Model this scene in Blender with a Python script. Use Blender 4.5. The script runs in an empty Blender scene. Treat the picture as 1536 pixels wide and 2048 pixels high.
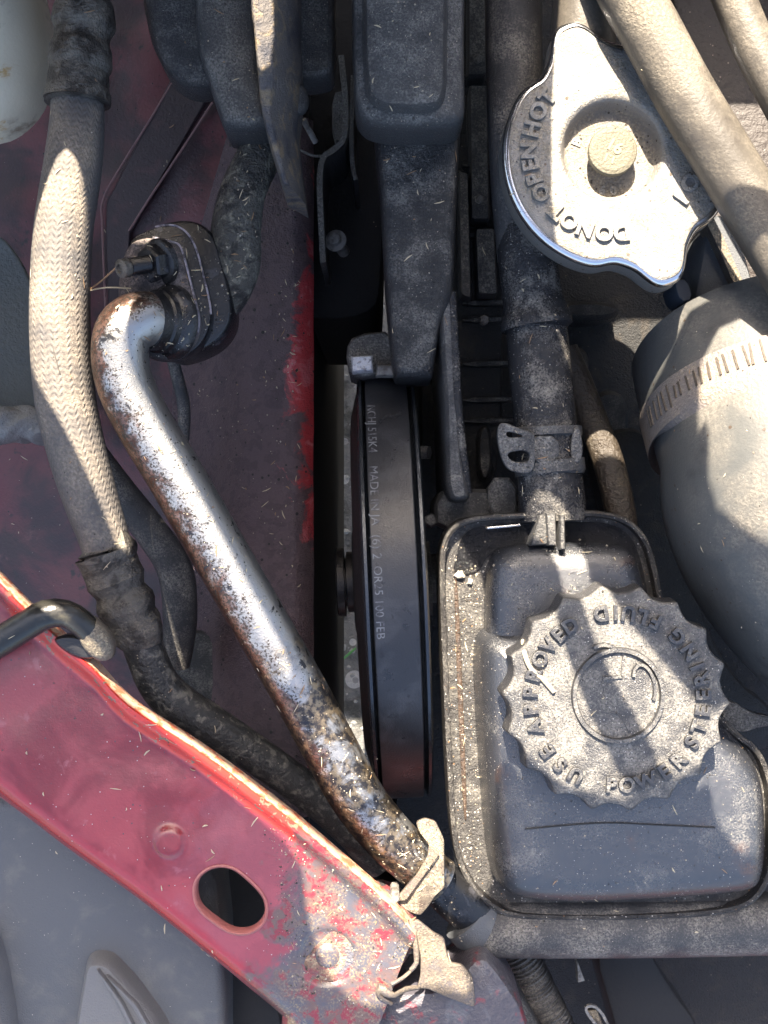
import bpy, bmesh, math, random
from mathutils import Vector, Matrix
random.seed(7)
R = math.radians
U = 0.32 / 2048          # metres per photo pixel on the reference plane (z = 0)
D = 2304.0               # camera height above that plane, in the same pixel lengths
S = bpy.context.scene
COL = S.collection

# ---------------------------------------------------------------- camera, world, sun, exposure
cam = bpy.data.cameras.new('camera'); camo = bpy.data.objects.new('camera', cam); COL.objects.link(camo)
camo.location = (0, 0, D * U)
cam.sensor_fit = 'VERTICAL'; cam.sensor_height = 36.0; cam.lens = 36.0 * D / 2048
cam.clip_start = 0.005; cam.clip_end = 100
S.camera = camo
AZ, EL = R(-8), R(47)     # sun: azimuth clockwise from +Y, elevation
SUN = Vector((math.cos(EL) * math.sin(AZ), math.cos(EL) * math.cos(AZ), math.sin(EL)))
w = bpy.data.worlds.new('World'); S.world = w; w.use_nodes = True
sk = w.node_tree.nodes.new('ShaderNodeTexSky'); sk.sky_type = 'NISHITA'; sk.sun_disc = False
sk.sun_elevation = EL; sk.sun_rotation = AZ; sk.dust_density = 5.0; sk.ozone_density = .5; sk.air_density = .9
bg = w.node_tree.nodes['Background']; bg.inputs['Strength'].default_value = 0.105
w.node_tree.links.new(sk.outputs[0], bg.inputs[0])
sd = bpy.data.lights.new('sun', 'SUN'); sd.energy = 5.0; sd.angle = R(0.5); sd.color = (1, .88, .72)
so = bpy.data.objects.new('sun', sd); COL.objects.link(so)
so.rotation_euler = (-SUN).to_track_quat('-Z', 'Y').to_euler(); so.location = SUN * 2
S.view_settings.view_transform = 'Standard'; S.view_settings.look = 'None'
S.view_settings.exposure = 2.62; S.view_settings.gamma = 1

# ---------------------------------------------------------------- coordinates
def kz(z): return (D - z) / D
def PX(x, y, z):         # photo pixel seen at height z -> place, in pixel lengths
    k = kz(z); return Vector(((x - 768) * k, (1024 - y) * k, z))

# ---------------------------------------------------------------- materials
def M(name, col, rough=.5, metal=0.0, bump=None, mott=None, dust=None, speck=None, weave=None, spec=.5, coat=0, rvar=0.0, extra=None, grainy=True):
    m = bpy.data.materials.new(name); m.use_nodes = True
    nt = m.node_tree; N = nt.nodes; Lk = nt.links.new
    b = N['Principled BSDF']
    tc = N.new('ShaderNodeTexCoord'); mp = N.new('ShaderNodeMapping'); s = 1 / (100 * U)
    mp.inputs['Scale'].default_value = (s, s, s); Lk(tc.outputs['Object'], mp.inputs[0])
    V = mp.outputs[0]
    def noise(scale, detail=5, dist=0, seed=0):
        n = N.new('ShaderNodeTexNoise'); n.inputs['Scale'].default_value = scale
        n.inputs['Detail'].default_value = detail; n.inputs['Distortion'].default_value = dist
        n.inputs['Roughness'].default_value = .62
        if seed:
            ad = N.new('ShaderNodeVectorMath'); ad.inputs[1].default_value = (seed, seed * 2.3, -seed); Lk(V, ad.inputs[0]); Lk(ad.outputs[0], n.inputs[0])
        else: Lk(V, n.inputs[0])
        return n.outputs[0]
    def ramp(f, lo, hi):
        r = N.new('ShaderNodeMapRange'); r.interpolation_type = 'SMOOTHSTEP'
        r.inputs[1].default_value = lo; r.inputs[2].default_value = hi; Lk(f, r.inputs[0]); return r.outputs[0]
    def math_(op, a, c):
        q = N.new('ShaderNodeMath'); q.operation = op
        for i, v in enumerate((a, c)):
            if isinstance(v, (int, float)): q.inputs[i].default_value = v
            else: Lk(v, q.inputs[i])
        return q.outputs[0]
    def mix(f, a, c):
        q = N.new('ShaderNodeMix'); q.data_type = 'RGBA'
        Lk(f, q.inputs[0])
        for i, v in ((6, a), (7, c)):
            if isinstance(v, tuple): q.inputs[i].default_value = (*v, 1)
            else: Lk(v, q.inputs[i])
        return q.outputs[2]
    c = col; rgh = None
    for i, (c2, sc, lo, hi) in enumerate(mott or []):
        c = mix(ramp(noise(sc, 6, .4, seed=3.1 * (i + 1)), lo, hi), c, c2)
    if extra: c = extra(N, Lk, tc, noise, ramp, math_, mix, c)
    heights = []
    if dust:
        dc, sc, lo, hi, upw = dust
        f = ramp(noise(sc, 9, .2, seed=11.7), lo, hi)
        if upw:
            ge = N.new('ShaderNodeNewGeometry'); sx = N.new('ShaderNodeSeparateXYZ'); Lk(ge.outputs['Normal'], sx.inputs[0])
            f = math_('MULTIPLY', f, ramp(sx.outputs[2], .15, .8))
        grain = ramp(noise(17, 4, 0, seed=23), .35, .7)
        f = math_('MULTIPLY', f, math_('ADD', .12, math_('MULTIPLY', .88, ramp(math_('ADD', noise(26, 4, 0, seed=31), math_('MULTIPLY', f, .12)), .5, .6)))) if grainy else f
        dcol = mix(grain, tuple(v * .6 for v in dc), tuple(min(1, v * 1.25) for v in dc))
        c = mix(f, c, dcol)
        q = N.new('ShaderNodeMix'); Lk(f, q.inputs[0]); q.inputs[2].default_value = rough; q.inputs[3].default_value = .85
        rgh = q.outputs[0]
        heights.append((math_('MULTIPLY', f, grain), 1.2))
        if metal: 
            q2 = N.new('ShaderNodeMix'); Lk(f, q2.inputs[0]); q2.inputs[2].default_value = metal; q2.inputs[3].default_value = 0
            Lk(q2.outputs[0], b.inputs['Metallic'])
    if speck:
        for i, (sc2, ssc, thr) in enumerate(speck):
            vo = N.new('ShaderNodeTexVoronoi'); vo.inputs['Scale'].default_value = ssc; Lk(V, vo.inputs[0])
            sz = N.new('ShaderNodeSeparateColor'); Lk(vo.outputs['Color'], sz.inputs[0])
            t = math_('MULTIPLY', sz.outputs[0], thr)
            f = math_('LESS_THAN', vo.outputs['Distance'], t)
            c = mix(f, c, sc2); heights.append((f, .8))
    if isinstance(c, tuple): b.inputs['Base Color'].default_value = (*c, 1)
    else: Lk(c, b.inputs['Base Color'])
    if rgh is None:
        if rvar:
            q = N.new('ShaderNodeMapRange'); Lk(noise(2.2, 6, 0, seed=5), q.inputs[0]); q.inputs[3].default_value = rough - rvar; q.inputs[4].default_value = rough + rvar
            Lk(q.outputs[0], b.inputs['Roughness'])
        else: b.inputs['Roughness'].default_value = rough
    else: Lk(rgh, b.inputs['Roughness'])
    if not (dust and metal): b.inputs['Metallic'].default_value = metal
    b.inputs['Specular IOR Level'].default_value = spec
    b.inputs['Coat Weight'].default_value = coat; b.inputs['Coat Roughness'].default_value = .25
    h = None
    for sc, amp in (bump or []): heights.append((noise(sc, 4, 0, seed=sc * .37), amp * (BUMPX if sc >= 9 else 1)))
    if weave:
        uv = N.new('ShaderNodeUVMap'); sp = N.new('ShaderNodeSeparateXYZ'); Lk(uv.outputs[0], sp.inputs[0])
        a = math_('SINE', math_('ADD', math_('MULTIPLY', sp.outputs[1], weave[1]), math_('MULTIPLY', math_('SINE', math_('MULTIPLY', sp.outputs[0], weave[0]), 0), 1.5)), 0)
        d = math_('ADD', .6, math_('MULTIPLY', .4, math_('COSINE', math_('MULTIPLY', sp.outputs[0], weave[0] * 2), 0)))
        heights.append((math_('MULTIPLY', a, d), weave[2]))
    tot = None
    for f, amp in heights:
        v = math_('MULTIPLY', f, amp * U); tot = v if tot is None else math_('ADD', tot, v)
    if tot is not None:
        bp = N.new('ShaderNodeBump'); bp.inputs['Strength'].default_value = 1; bp.inputs['Distance'].default_value = 1
        Lk(tot, bp.inputs['Height']); Lk(bp.outputs[0], b.inputs['Normal'])
    return m

DUST = (.27, .25, .215); BUMPX = 2.3
MAT = {}
MAT['oily_plastic'] = M('oily_plastic', (.013, .013, .015), .24, bump=[(11, 2.0), (34, 1.3)], dust=(DUST, 1.3, .44, .72, True), speck=[((.5, .46, .4), 13, .17)])
MAT['cap_plastic'] = M('cap_plastic', (.03, .03, .032), .28, bump=[(14, .8), (40, 1.0)], dust=((.21, .198, .178), 2.0, .32, .64, True), speck=[((.55, .52, .47), 17, .2)], spec=.7)
MAT['cap_letter'] = M('cap_letter', (.028, .028, .03), .3, bump=[(30, .6)], dust=((.2, .19, .17), 3, .45, .75, True), spec=.7)
MAT['body_plastic'] = M('body_plastic', (.022, .024, .029), .24, bump=[(12, .4), (40, .7)], dust=((.22, .21, .19), 1.1, .46, .85, True), speck=[((.5, .46, .4), 15, .15)], mott=[((.06, .03, .018), .9, .58, .75)], spec=.9, coat=.4)
MAT['wet_oil'] = M('wet_oil', (.008, .008, .01), .16, bump=[(11, 5), (26, 2)])
MAT['gritty_flange'] = M('gritty_flange', (.028, .026, .025), .34, bump=[(13, 2.0), (36, 1.4)], dust=((.17, .158, .138), 2.2, .36, .75, True), speck=[((.6, .56, .5), 13, .22), ((.28, .16, .08), 8, .14)])
MAT['rubber'] = M('rubber', (.03, .03, .032), .4, bump=[(16, 1.0), (38, .7)], dust=((.24, .22, .19), 1.2, .3, .75, True), speck=[((.35, .32, .28), 13, .12)])
MAT['braided_rubber'] = M('braided_rubber', (.075, .07, .068), .62, bump=[(18, .5), (38, .4)], dust=((.27, .225, .175), 1.0, .3, .75, True), weave=(113.1, 48, .8), grainy=False, speck=[((.03, .025, .02), 6, .1)])
MAT['dusty_rubber'] = M('dusty_rubber', (.09, .085, .08), .62, bump=[(14, 1.4), (5, 1)], dust=((.26, .235, .2), 1.0, .25, .7, True), speck=[((.03, .025, .02), 5, .12)])
MAT['tan_sleeve'] = M('tan_sleeve', (.06, .053, .044), .42, bump=[(14, .35), (2.5, 1)], dust=((.18, .155, .118), .8, .36, .8, True), grainy=False, mott=[((.035, .03, .026), .8, .55, .7)], speck=[((.03, .025, .02), 5, .08)])
MAT['intake_rubber'] = M('intake_rubber', (.065, .067, .065), .46, bump=[(20, .3), (3, .9)], dust=((.21, .185, .15), .6, .38, .8, True), grainy=False, mott=[((.04, .04, .04), .9, .55, .7)], speck=[((.05, .035, .025), 4, .15), ((.4, .35, .28), 7, .06)])
MAT['crimp'] = M('crimp', (.13, .12, .105), .42, metal=.55, bump=[(4, 5), (14, 3)], mott=[((.05, .045, .04), 3, .45, .6)], dust=((.2, .175, .14), 1.6, .42, .7, True))
MAT['steel'] = M('steel', (.24, .235, .225), .46, metal=.7, bump=[(16, 1.0), (36, .8)], dust=((.27, .24, .19), 2.0, .3, .62, True), speck=[((.1, .08, .06), 5, .17), ((.1, .08, .06), 11, .12)])
MAT['steel_clean'] = M('steel_clean', (.6, .61, .63), .2, metal=1, bump=[(8, .4)], rvar=.08)
MAT['brass'] = M('brass', (.1, .09, .062), .55, metal=.2, bump=[(20, 1)], speck=[((.15, .12, .07), 12, .2)])
MAT['black_gloss'] = M('black_gloss', (.012, .012, .013), .22, bump=[(5, .8), (22, .5)], mott=[((.04, .04, .045), 2.5, .55, .68)], rvar=.12)
MAT['black_gritty'] = M('black_gritty', (.02, .02, .021), .36, bump=[(13, 2.4), (36, 1.5)], dust=((.18, .172, .155), 1.6, .36, .72, True), speck=[((.3, .27, .22), 12, .15)])
MAT['cast_grey'] = M('cast_grey', (.042, .042, .043), .36, bump=[(14, 2.2), (38, 1.5)], dust=((.22, .212, .195), 1.5, .28, .72, True), speck=[((.5, .45, .35), 13, .13)])
MAT['cast_light'] = M('cast_light', (.2, .19, .175), .6, bump=[(10, 2)], mott=[((.08, .07, .06), 4, .45, .65)])
MAT['dark_engine'] = M('dark_engine', (.012, .012, .012), .6, bump=[(6, 5), (20, 2)], mott=[((.03, .024, .018), 2, .5, .7)], speck=[((.1, .08, .06), 5, .12)])
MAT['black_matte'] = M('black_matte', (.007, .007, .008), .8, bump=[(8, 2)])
MAT['belt'] = M('belt', (.02, .0205, .023), .3, bump=[(26, .25)], mott=[((.035, .035, .038), 1.6, .46, .62), ((.01, .01, .011), 5, .58, .7)], rvar=.1)
MAT['pulley'] = M('pulley', (.05, .055, .062), .16, metal=.7, bump=[(12, .5)])
MAT['pulley_dull'] = M('pulley_dull', (.016, .014, .014), .4, metal=.3, bump=[(12, .6)])
MAT['print'] = M('print', (.17, .175, .18), .6, mott=[((.05, .05, .055), 4, .42, .6)])
MAT['groove'] = M('groove', (.01, .01, .01), .7)
MAT['grey_panel'] = M('grey_panel', (.075, .08, .088), .55, bump=[(30, .8)], mott=[((.12, .12, .115), 1.3, .5, .8)], speck=[((.4, .36, .3), 8, .08)])
MAT['grey_dusty'] = M('grey_dusty', (.12, .12, .122), .6, bump=[(30, 1)], mott=[((.12, .12, .115), 1.3, .5, .8)])
MAT['tank_plastic'] = M('tank_plastic', (.66, .6, .45), .42, bump=[(8, 1)], mott=[((.25, .19, .13), 1.3, .54, .72), ((.48, .3, .1), 1.1, .62, .72)], spec=.4)
MAT['sheet_brown'] = M('sheet_brown', (.085, .072, .058), .42, bump=[(4, 1.2), (34, .8)], dust=((.3, .25, .175), 1.4, .3, .62, True), mott=[((.05, .035, .03), 2, .5, .62)])
MAT['needle'] = M('needle', (.5, .42, .28), .6)
MAT['needle_brown'] = M('needle_brown', (.28, .17, .09), .6)
MAT['grit'] = M('grit', (.33, .28, .21), .6, mott=[((.5, .46, .4), 2, .5, .7)])
MAT['grit_dark'] = M('grit_dark', (.04, .035, .03), .5)
MAT['grass'] = M('grass', (.05, .2, .04), .5)
MAT['asphalt'] = M('asphalt', (.13, .13, .125), .85, bump=[(.9, 30), (3, 10)], mott=[((.05, .05, .045), .5, .48, .62)], speck=[((.33, .33, .32), .6, .35), ((.2, .2, .2), 1.3, .3)])
MAT['stone'] = M('stone', (.22, .22, .21), .8, bump=[(2, 6)])
def red_extra(N, Lk, tc, noise, ramp, math_, mix, c): return c
MAT['red_paint'] = M('red_paint', (.27, .03, .042), .3, bump=[(4, .8), (30, .5)], coat=.25,
    mott=[((.36, .12, .14), 1.0, .42, .68), ((.2, .018, .022), 1.7, .5, .62), ((.42, .17, .18), 2.6, .62, .68), ((.11, .09, .1), 3.4, .63, .69)],
    speck=[((.45, .4, .38), 7, .07)])
MAT['red_edge'] = M('red_edge', (.55, .035, .02), .25, bump=[(8, 1)], coat=.4, mott=[((.2, .12, .07), 4, .6, .66)])
MAT['dusty_edge'] = M('dusty_edge', (.55, .38, .26), .8, bump=[(16, 4)], mott=[((.5, .14, .08), 4, .5, .6)])
MAT['red_rusty'] = M('red_rusty', (.2, .045, .05), .45, bump=[(6, 2), (18, 3)],
    mott=[((.09, .09, .11), 1.6, .46, .56), ((.17, .10, .07), 3.0, .5, .58), ((.05, .045, .045), 4, .55, .62)], dust=((.33, .25, .17), 5, .42, .6, True), speck=[((.55, .46, .34), 9, .25)])
MAT['dark_red'] = M('dark_red', (.12, .032, .036), .42, bump=[(14, .6)], mott=[((.035, .018, .02), .35, .4, .58), ((.15, .065, .065), 1.7, .62, .8), ((.025, .018, .018), 2.2, .6, .7)], speck=[((.3, .25, .2), 5, .06), ((.012, .01, .01), 4, .12)])
def grime(N, Lk, tc, noise, ramp, math_, mix, c):
    # scuffed bright red near the panel's right edge, where the grime has been rubbed off
    sp = N.new('ShaderNodeSeparateXYZ'); Lk(tc.outputs['Object'], sp.inputs[0])
    e = math_('MULTIPLY', sp.outputs[0], 1 / U)
    n = noise(1.1, 6, .8, seed=2)
    gy = math_('SUBTRACT', 1, ramp(math_('ABSOLUTE', math_('SUBTRACT', math_('MULTIPLY', sp.outputs[1], 1 / U), 190), 0), 90, 520))
    near = ramp(math_('ADD', math_('ADD', e, math_('MULTIPLY', gy, 62)), math_('MULTIPLY', n, 300)), 338, 372)
    c = mix(near, c, (.4, .03, .035))
    n2 = ramp(noise(3.2, 8, .3, seed=9), .5, .56)
    far = math_('MULTIPLY', n2, math_('SUBTRACT', 1, near))
    return mix(math_('MULTIPLY', math_('MULTIPLY', near, ramp(n, .56, .66)), .8), mix(far, c, (.075, .05, .055)), (.5, .16, .17))
GX = -60
MAT['grimy_red'] = M('grimy_red', (.1, .066, .07), .5, bump=[(9, 3), (26, 2)], extra=grime, speck=[((.015, .013, .013), 5, .2), ((.35, .3, .22), 4.5, .09)])
def tubecol(N, Lk, tc, noise, ramp, math_, mix, c):
    uv = N.new('ShaderNodeUVMap'); sp = N.new('ShaderNodeSeparateXYZ'); Lk(uv.outputs[0], sp.inputs[0])
    u = math_('SUBTRACT', 1, sp.outputs[0])
    a = math_('ADD', u, math_('MULTIPLY', math_('SUBTRACT', noise(2.6, 8, .3, seed=4), .5), .45))
    rust = math_('MULTIPLY', ramp(a, .4, .48), math_('SUBTRACT', 1, ramp(a, .82, .9)))
    rc = mix(ramp(noise(5, 6, 0, seed=6), .4, .6), (.09, .045, .032), (.22, .13, .1))
    c = mix(rust, c, rc)
    gsp = math_('MULTIPLY', ramp(noise(20, 5, 0, seed=44), .5, .56), math_('MULTIPLY', ramp(a, .3, .44), math_('SUBTRACT', 1, ramp(a, .88, .97))))
    c = mix(gsp, c, (.075, .062, .052))
    tail = ramp(math_('ADD', sp.outputs[1], math_('MULTIPLY', noise(2, 6, 0, seed=8), 3)), 9.2, 11.2)
    gr = mix(ramp(noise(7, 6, 0, seed=12), .42, .6), (.055, .05, .05), (.26, .2, .13))
    c = mix(math_('MULTIPLY', tail, ramp(noise(1.8, 6, .5, seed=14), .38, .52)), c, gr)
    return mix(ramp(noise(3.2, 8, .6, seed=19), .6, .66), c, (.05, .05, .055))
MAT['clip_tan'] = M('clip_tan', (.1, .08, .065), .38, bump=[(5, 1), (34, .8)], dust=((.2, .16, .115), 1.4, .25, .6, True), mott=[((.08, .07, .07), 2.2, .5, .6)])
MAT['slot_dark'] = M('slot_dark', (.06, .048, .036), .6, bump=[(14, 1)])
MAT['alu_tube'] = M('alu_tube', (.36, .355, .345), .36, metal=.9, bump=[(7, .7), (30, .3)], extra=tubecol, speck=[((.07, .06, .05), 9, .14)])

# ---------------------------------------------------------------- helpers
def thing(name, label, cat, base=(768, 1024, 0), group=None):
    o = bpy.data.objects.new(name, None); COL.objects.link(o); o.empty_display_size = .005
    o.location = PX(*base) * U
    o['label'] = label; o['category'] = cat
    if group: o['group'] = group
    return o
def link(name, verts, faces, mat, parent=None, uvs=None, sharp=38, label=None):
    me = bpy.data.meshes.new(name)
    off = Vector((0, 0, 0)); q = parent
    while q is not None: off += q.location; q = q.parent
    root = None
    vs = [Vector(v) * U - off for v in verts]
    loc = Vector((0, 0, 0))
    if parent is None or parent.type == 'EMPTY':
        xs = [v.x for v in vs]; ys = [v.y for v in vs]; zs = [v.z for v in vs]
        loc = Vector(((min(xs) + max(xs)) / 2, (min(ys) + max(ys)) / 2, min(zs)))
        vs = [v - loc for v in vs]
    me.from_pydata([tuple(v) for v in vs], [], faces)
    if uvs:
        ul = me.uv_layers.new(name='UVMap')
        for p in me.polygons:
            for li, vi in zip(p.loop_indices, uvs['f'][p.index]): ul.data[li].uv = vi
    me.validate(); me.update()
    for p in me.polygons: p.use_smooth = True
    me.set_sharp_from_angle(angle=R(sharp))
    me.materials.append(MAT[mat] if isinstance(mat, str) else mat)
    o = bpy.data.objects.new(name, me); COL.objects.link(o); o.location = loc
    if parent is not None: o.parent = parent
    if label: o['label'] = label
    return o
def solo(o, label, cat, group=None):
    o['label'] = label; o['category'] = cat
    if group: o['group'] = group
    return o
def chaikin(p, n=2, closed=True):
    for _ in range(n):
        q = []; m = len(p)
        for i in range(m if closed else m - 1):
            a, b = p[i], p[(i + 1) % m]
            q.append(tuple(a[j] * .75 + b[j] * .25 for j in range(len(a))))
            q.append(tuple(a[j] * .25 + b[j] * .75 for j in range(len(a))))
        if not closed: q = [p[0]] + q + [p[-1]]
        p = q
    return p
def corners(pl, r):
    out = []; n = len(pl)
    for i in range(n):
        a, b, c = Vector(pl[i - 1]), Vector(pl[i]), Vector(pl[(i + 1) % n])
        d1 = min(r, (a - b).length * .45); d2 = min(r, (c - b).length * .45)
        p = b + (a - b).normalized() * d1; q = b + (c - b).normalized() * d2
        for t in (0, .25, .5, .75, 1): out.append(tuple(p * (1 - t) ** 2 + b * 2 * t * (1 - t) + q * t * t))
    return out
def area(p): return sum(p[i][0] * p[(i + 1) % len(p)][1] - p[(i + 1) % len(p)][0] * p[i][1] for i in range(len(p))) / 2
def world2(outline, zref):
    p = [tuple(PX(x, y, zref)[:2]) for x, y in outline]
    return p if area(p) > 0 else p[::-1]
def _ins(p, d):
    out = []; n = len(p)
    for i in range(n):
        a, b, c = Vector(p[i - 1]), Vector(p[i]), Vector(p[(i + 1) % n])
        e1 = (b - a).normalized(); e2 = (c - b).normalized()
        m = Vector((-e1.y - e2.y, e1.x + e2.x))
        if m.length < 1e-4: m = Vector((-e1.y, e1.x))
        m.normalize(); s = 1 / max(.6, m.dot(Vector((-e1.y, e1.x))))
        out.append(tuple(b + m * d * s))
    return out
def inset(p, d):
    """offset a closed outline; points that would cross are merged; same point count out as in"""
    n = len(p); pts = list(p); grp = [[i] for i in range(n)]
    st = max(1, int(abs(d) / 1.5))
    for _ in range(st):
        if len(pts) < 4: break
        q = _ins(pts, d / st); ch = True; base = pts
        while ch and len(q) > 3:
            ch = False
            for i in range(len(q)):
                j = (i + 1) % len(q)
                e = Vector(q[j]) - Vector(q[i]); e0 = Vector(base[j]) - Vector(base[i])
                if e.dot(e0) <= 0 or e.length < .4:
                    m = tuple((Vector(q[i]) + Vector(q[j])) / 2); mb = tuple((Vector(base[i]) + Vector(base[j])) / 2)
                    q[i] = m; base = list(base); base[i] = mb; grp[i] = grp[i] + grp[j]
                    del q[j]; del base[j]; del grp[j]; ch = True; break
        pts = q
    out = [None] * n
    for g, v in zip(grp, pts):
        for i in g: out[i] = v
    return out
def dens(p, mx=26):
    out = []
    for i in range(len(p)):
        a, b = p[i], p[(i + 1) % len(p)]; k = max(1, int(math.dist(a, b) / mx))
        for j in range(k): out.append((a[0] + (b[0] - a[0]) * j / k, a[1] + (b[1] - a[1]) * j / k))
    q = []
    for v in out:
        if not q or math.dist(v, q[-1]) > .5: q.append(v)
    return q
def stack(name, outline, levels, mat, parent=None, zref=None, sm=2, cr=0, zf=None, top=True, bottom=False, shift=None, **kw):
    """rounded prism: outline in photo pixels at zref, levels = [(inset, z), ...] from the bottom up"""
    if zref is None: zref = levels[-1][1]
    if cr: outline = corners(outline, cr); sm = 0
    p = dens(world2(chaikin(outline, sm) if sm else outline, zref)); n = len(p)
    V = []; F = []
    for li, (d, z) in enumerate(levels):
        q = inset(p, d) if d else p
        for (x, y) in q:
            sx, sy = (shift(z) if shift else (0, 0))
            V.append((x + sx, y + sy, z + (zf(x, y) if zf else 0)))
    for l in range(len(levels) - 1):
        for i in range(n):
            j = (i + 1) % n; f = []
            for q_ in (l * n + i, l * n + j, (l + 1) * n + j, (l + 1) * n + i):
                if not f or (Vector(V[q_]) - Vector(V[f[-1]])).length > 1e-3: f.append(q_)
            if len(f) > 2 and (Vector(V[f[0]]) - Vector(V[f[-1]])).length < 1e-3: f.pop()
            if len(f) > 2: F.append(tuple(f))
    if top:
        f = []
        for q_ in range((len(levels) - 1) * n, len(levels) * n):
            if not f or (Vector(V[q_]) - Vector(V[f[-1]])).length > .3: f.append(q_)
        F.append(tuple(f))
    if bottom: F.append(tuple(range(n))[::-1])
    return link(name, V, F, mat, parent, **kw)
def spline(pts, step=12):
    out = []; n = len(pts)
    for i in range(n - 1):
        p0 = pts[max(i - 1, 0)]; p1 = pts[i]; p2 = pts[i + 1]; p3 = pts[min(i + 2, n - 1)]
        L = math.dist(p1[:3], p2[:3]); m = max(2, int(L / step))
        for k in range(m):
            t = k / m; t2 = t * t; t3 = t2 * t
            out.append(tuple(.5 * ((2 * p1[j]) + (-p0[j] + p2[j]) * t + (2 * p0[j] - 5 * p1[j] + 4 * p2[j] - p3[j]) * t2 + (-p0[j] + 3 * p1[j] - 3 * p2[j] + p3[j]) * t3) for j in range(len(p1))))
    out.append(tuple(pts[-1])); return out
def tube(name, pts, mat, parent=None, n=28, step=12, rf=None, caps=True, straight=False, jit=0, flat=None, **kw):
    """pts: (x, y, z, r) in photo pixels; rf(s, ang) scales the radius along length s (pixel lengths)"""
    q = []
    for (x, y, z, r) in pts:
        v = PX(x, y, z); q.append((v.x, v.y, v.z, r * kz(z)))
    if straight:
        sp = []
        for i in range(len(q) - 1):
            L = math.dist(q[i][:3], q[i + 1][:3]); m = max(1, int(L / step))
            sp += [tuple(q[i][j] + (q[i + 1][j] - q[i][j]) * k / m for j in range(4)) for k in range(m)]
        sp.append(q[-1])
    else: sp = spline(q, step)
    C = [Vector(p[:3]) for p in sp]; rad = [p[3] for p in sp]
    V = []; F = []; FU = []; s = 0; ref = None; ss = []
    for i in range(len(C)):
        t = (C[min(i + 1, len(C) - 1)] - C[max(i - 1, 0)]).normalized()
        if i: s += (C[i] - C[i - 1]).length
        ss.append(s)
        if ref is None:
            ref = Vector((0, 0, 1)) if abs(t.z) < .9 else Vector((0, 1, 0))
        a = (ref - t * ref.dot(t)).normalized(); b = t.cross(a); ref = a
        for k in range(n):
            th = 2 * math.pi * k / n
            r = rad[i] * (rf(s, th) if rf else 1)
            if jit: r += random.uniform(-jit, jit)
            V.append(C[i] + (a * math.cos(th) + b * math.sin(th)) * r)
    for i in range(len(C) - 1):
        for k in range(n):
            l = (k + 1) % n
            F.append((i * n + k, i * n + l, (i + 1) * n + l, (i + 1) * n + k))
            u0, u1 = k / n, (k + 1) / n
            FU.append([(u0, ss[i] / 100), (u1, ss[i] / 100), (u1, ss[i + 1] / 100), (u0, ss[i + 1] / 100)])
    if caps:
        F.append(tuple(range(n))[::-1]); FU.append([(0, 0)] * n)
        F.append(tuple(range((len(C) - 1) * n, len(C) * n))); FU.append([(0, 0)] * n)
    return link(name, V, F, mat, parent, uvs={'f': FU}, **kw)
def grid(name, f, nx, ny, mat, parent=None, **kw):
    V = [f(i / nx, j / ny) for j in range(ny + 1) for i in range(nx + 1)]
    F = [(j * (nx + 1) + i, j * (nx + 1) + i + 1, (j + 1) * (nx + 1) + i + 1, (j + 1) * (nx + 1) + i) for j in range(ny) for i in range(nx)]
    return link(name, V, [f_[::-1] for f_ in F], mat, parent, **kw)
def lathe(name, origin, axis, prof, mat, parent=None, n=96, rf=None, up=None, caps=True, **kw):
    """prof: [(distance along axis, radius)], pixel lengths, origin a world point in pixel lengths"""
    ax = Vector(axis).normalized(); a = Vector(up or ((0, 0, 1) if abs(ax.z) < .9 else (0, 1, 0))); a = (a - ax * a.dot(ax)).normalized(); b = ax.cross(a)
    V = []; F = []
    for (d, r) in prof:
        for k in range(n):
            th = 2 * math.pi * k / n
            V.append(Vector(origin) + ax * d + (a * math.cos(th) + b * math.sin(th)) * (r * (rf(th, d) if rf else 1)))
    for i in range(len(prof) - 1):
        for k in range(n):
            l = (k + 1) % n; F.append((i * n + k, i * n + l, (i + 1) * n + l, (i + 1) * n + k))
    if caps: F.append(tuple(range(n))[::-1]); F.append(tuple(range((len(prof) - 1) * n, len(prof) * n)))
    return link(name, V, F, mat, parent, **kw)
_tc = {}; OFFS = 0
def glyph(txt, size, ext, bev=0):
    key = (txt, size, ext, bev, OFFS)
    if key in _tc: return _tc[key]
    c = bpy.data.curves.new('t', 'FONT'); c.body = txt; c.size = size; c.extrude = ext; c.bevel_depth = bev; c.align_x = 'CENTER'; c.align_y = 'CENTER'; c.resolution_u = 4; c.offset = OFFS
    o = bpy.data.objects.new('t', c); COL.objects.link(o)
    me = bpy.data.meshes.new_from_object(o.evaluated_get(bpy.context.evaluated_depsgraph_get()))
    r = ([tuple(v.co) for v in me.vertices], [tuple(p.vertices) for p in me.polygons])
    bpy.data.objects.remove(o); bpy.data.meshes.remove(me); _tc[key] = r
    return r
class Acc:
    def __init__(s): s.V = []; s.F = []
    def add(s, V, F):
        b = len(s.V); s.V += [tuple(v) for v in V]; s.F += [tuple(i + b for i in f) for f in F]
    def put(s, name, mat, parent=None, **kw): return link(name, s.V, s.F, mat, parent, **kw)
def bar2(acc, a, b, wid, h, up=Vector((0, 0, 1))):
    a = Vector(a); b = Vector(b); t = (b - a).normalized(); s = t.cross(up).normalized() * wid / 2; u = up * h
    V = [a - s, a + s, b + s, b - s, a - s * .8 + u, a + s * .8 + u, b + s * .8 + u, b - s * .8 + u]
    acc.add(V, [(0, 1, 5, 4), (1, 2, 6, 5), (2, 3, 7, 6), (3, 0, 4, 7), (4, 5, 6, 7), (3, 2, 1, 0)])
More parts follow.
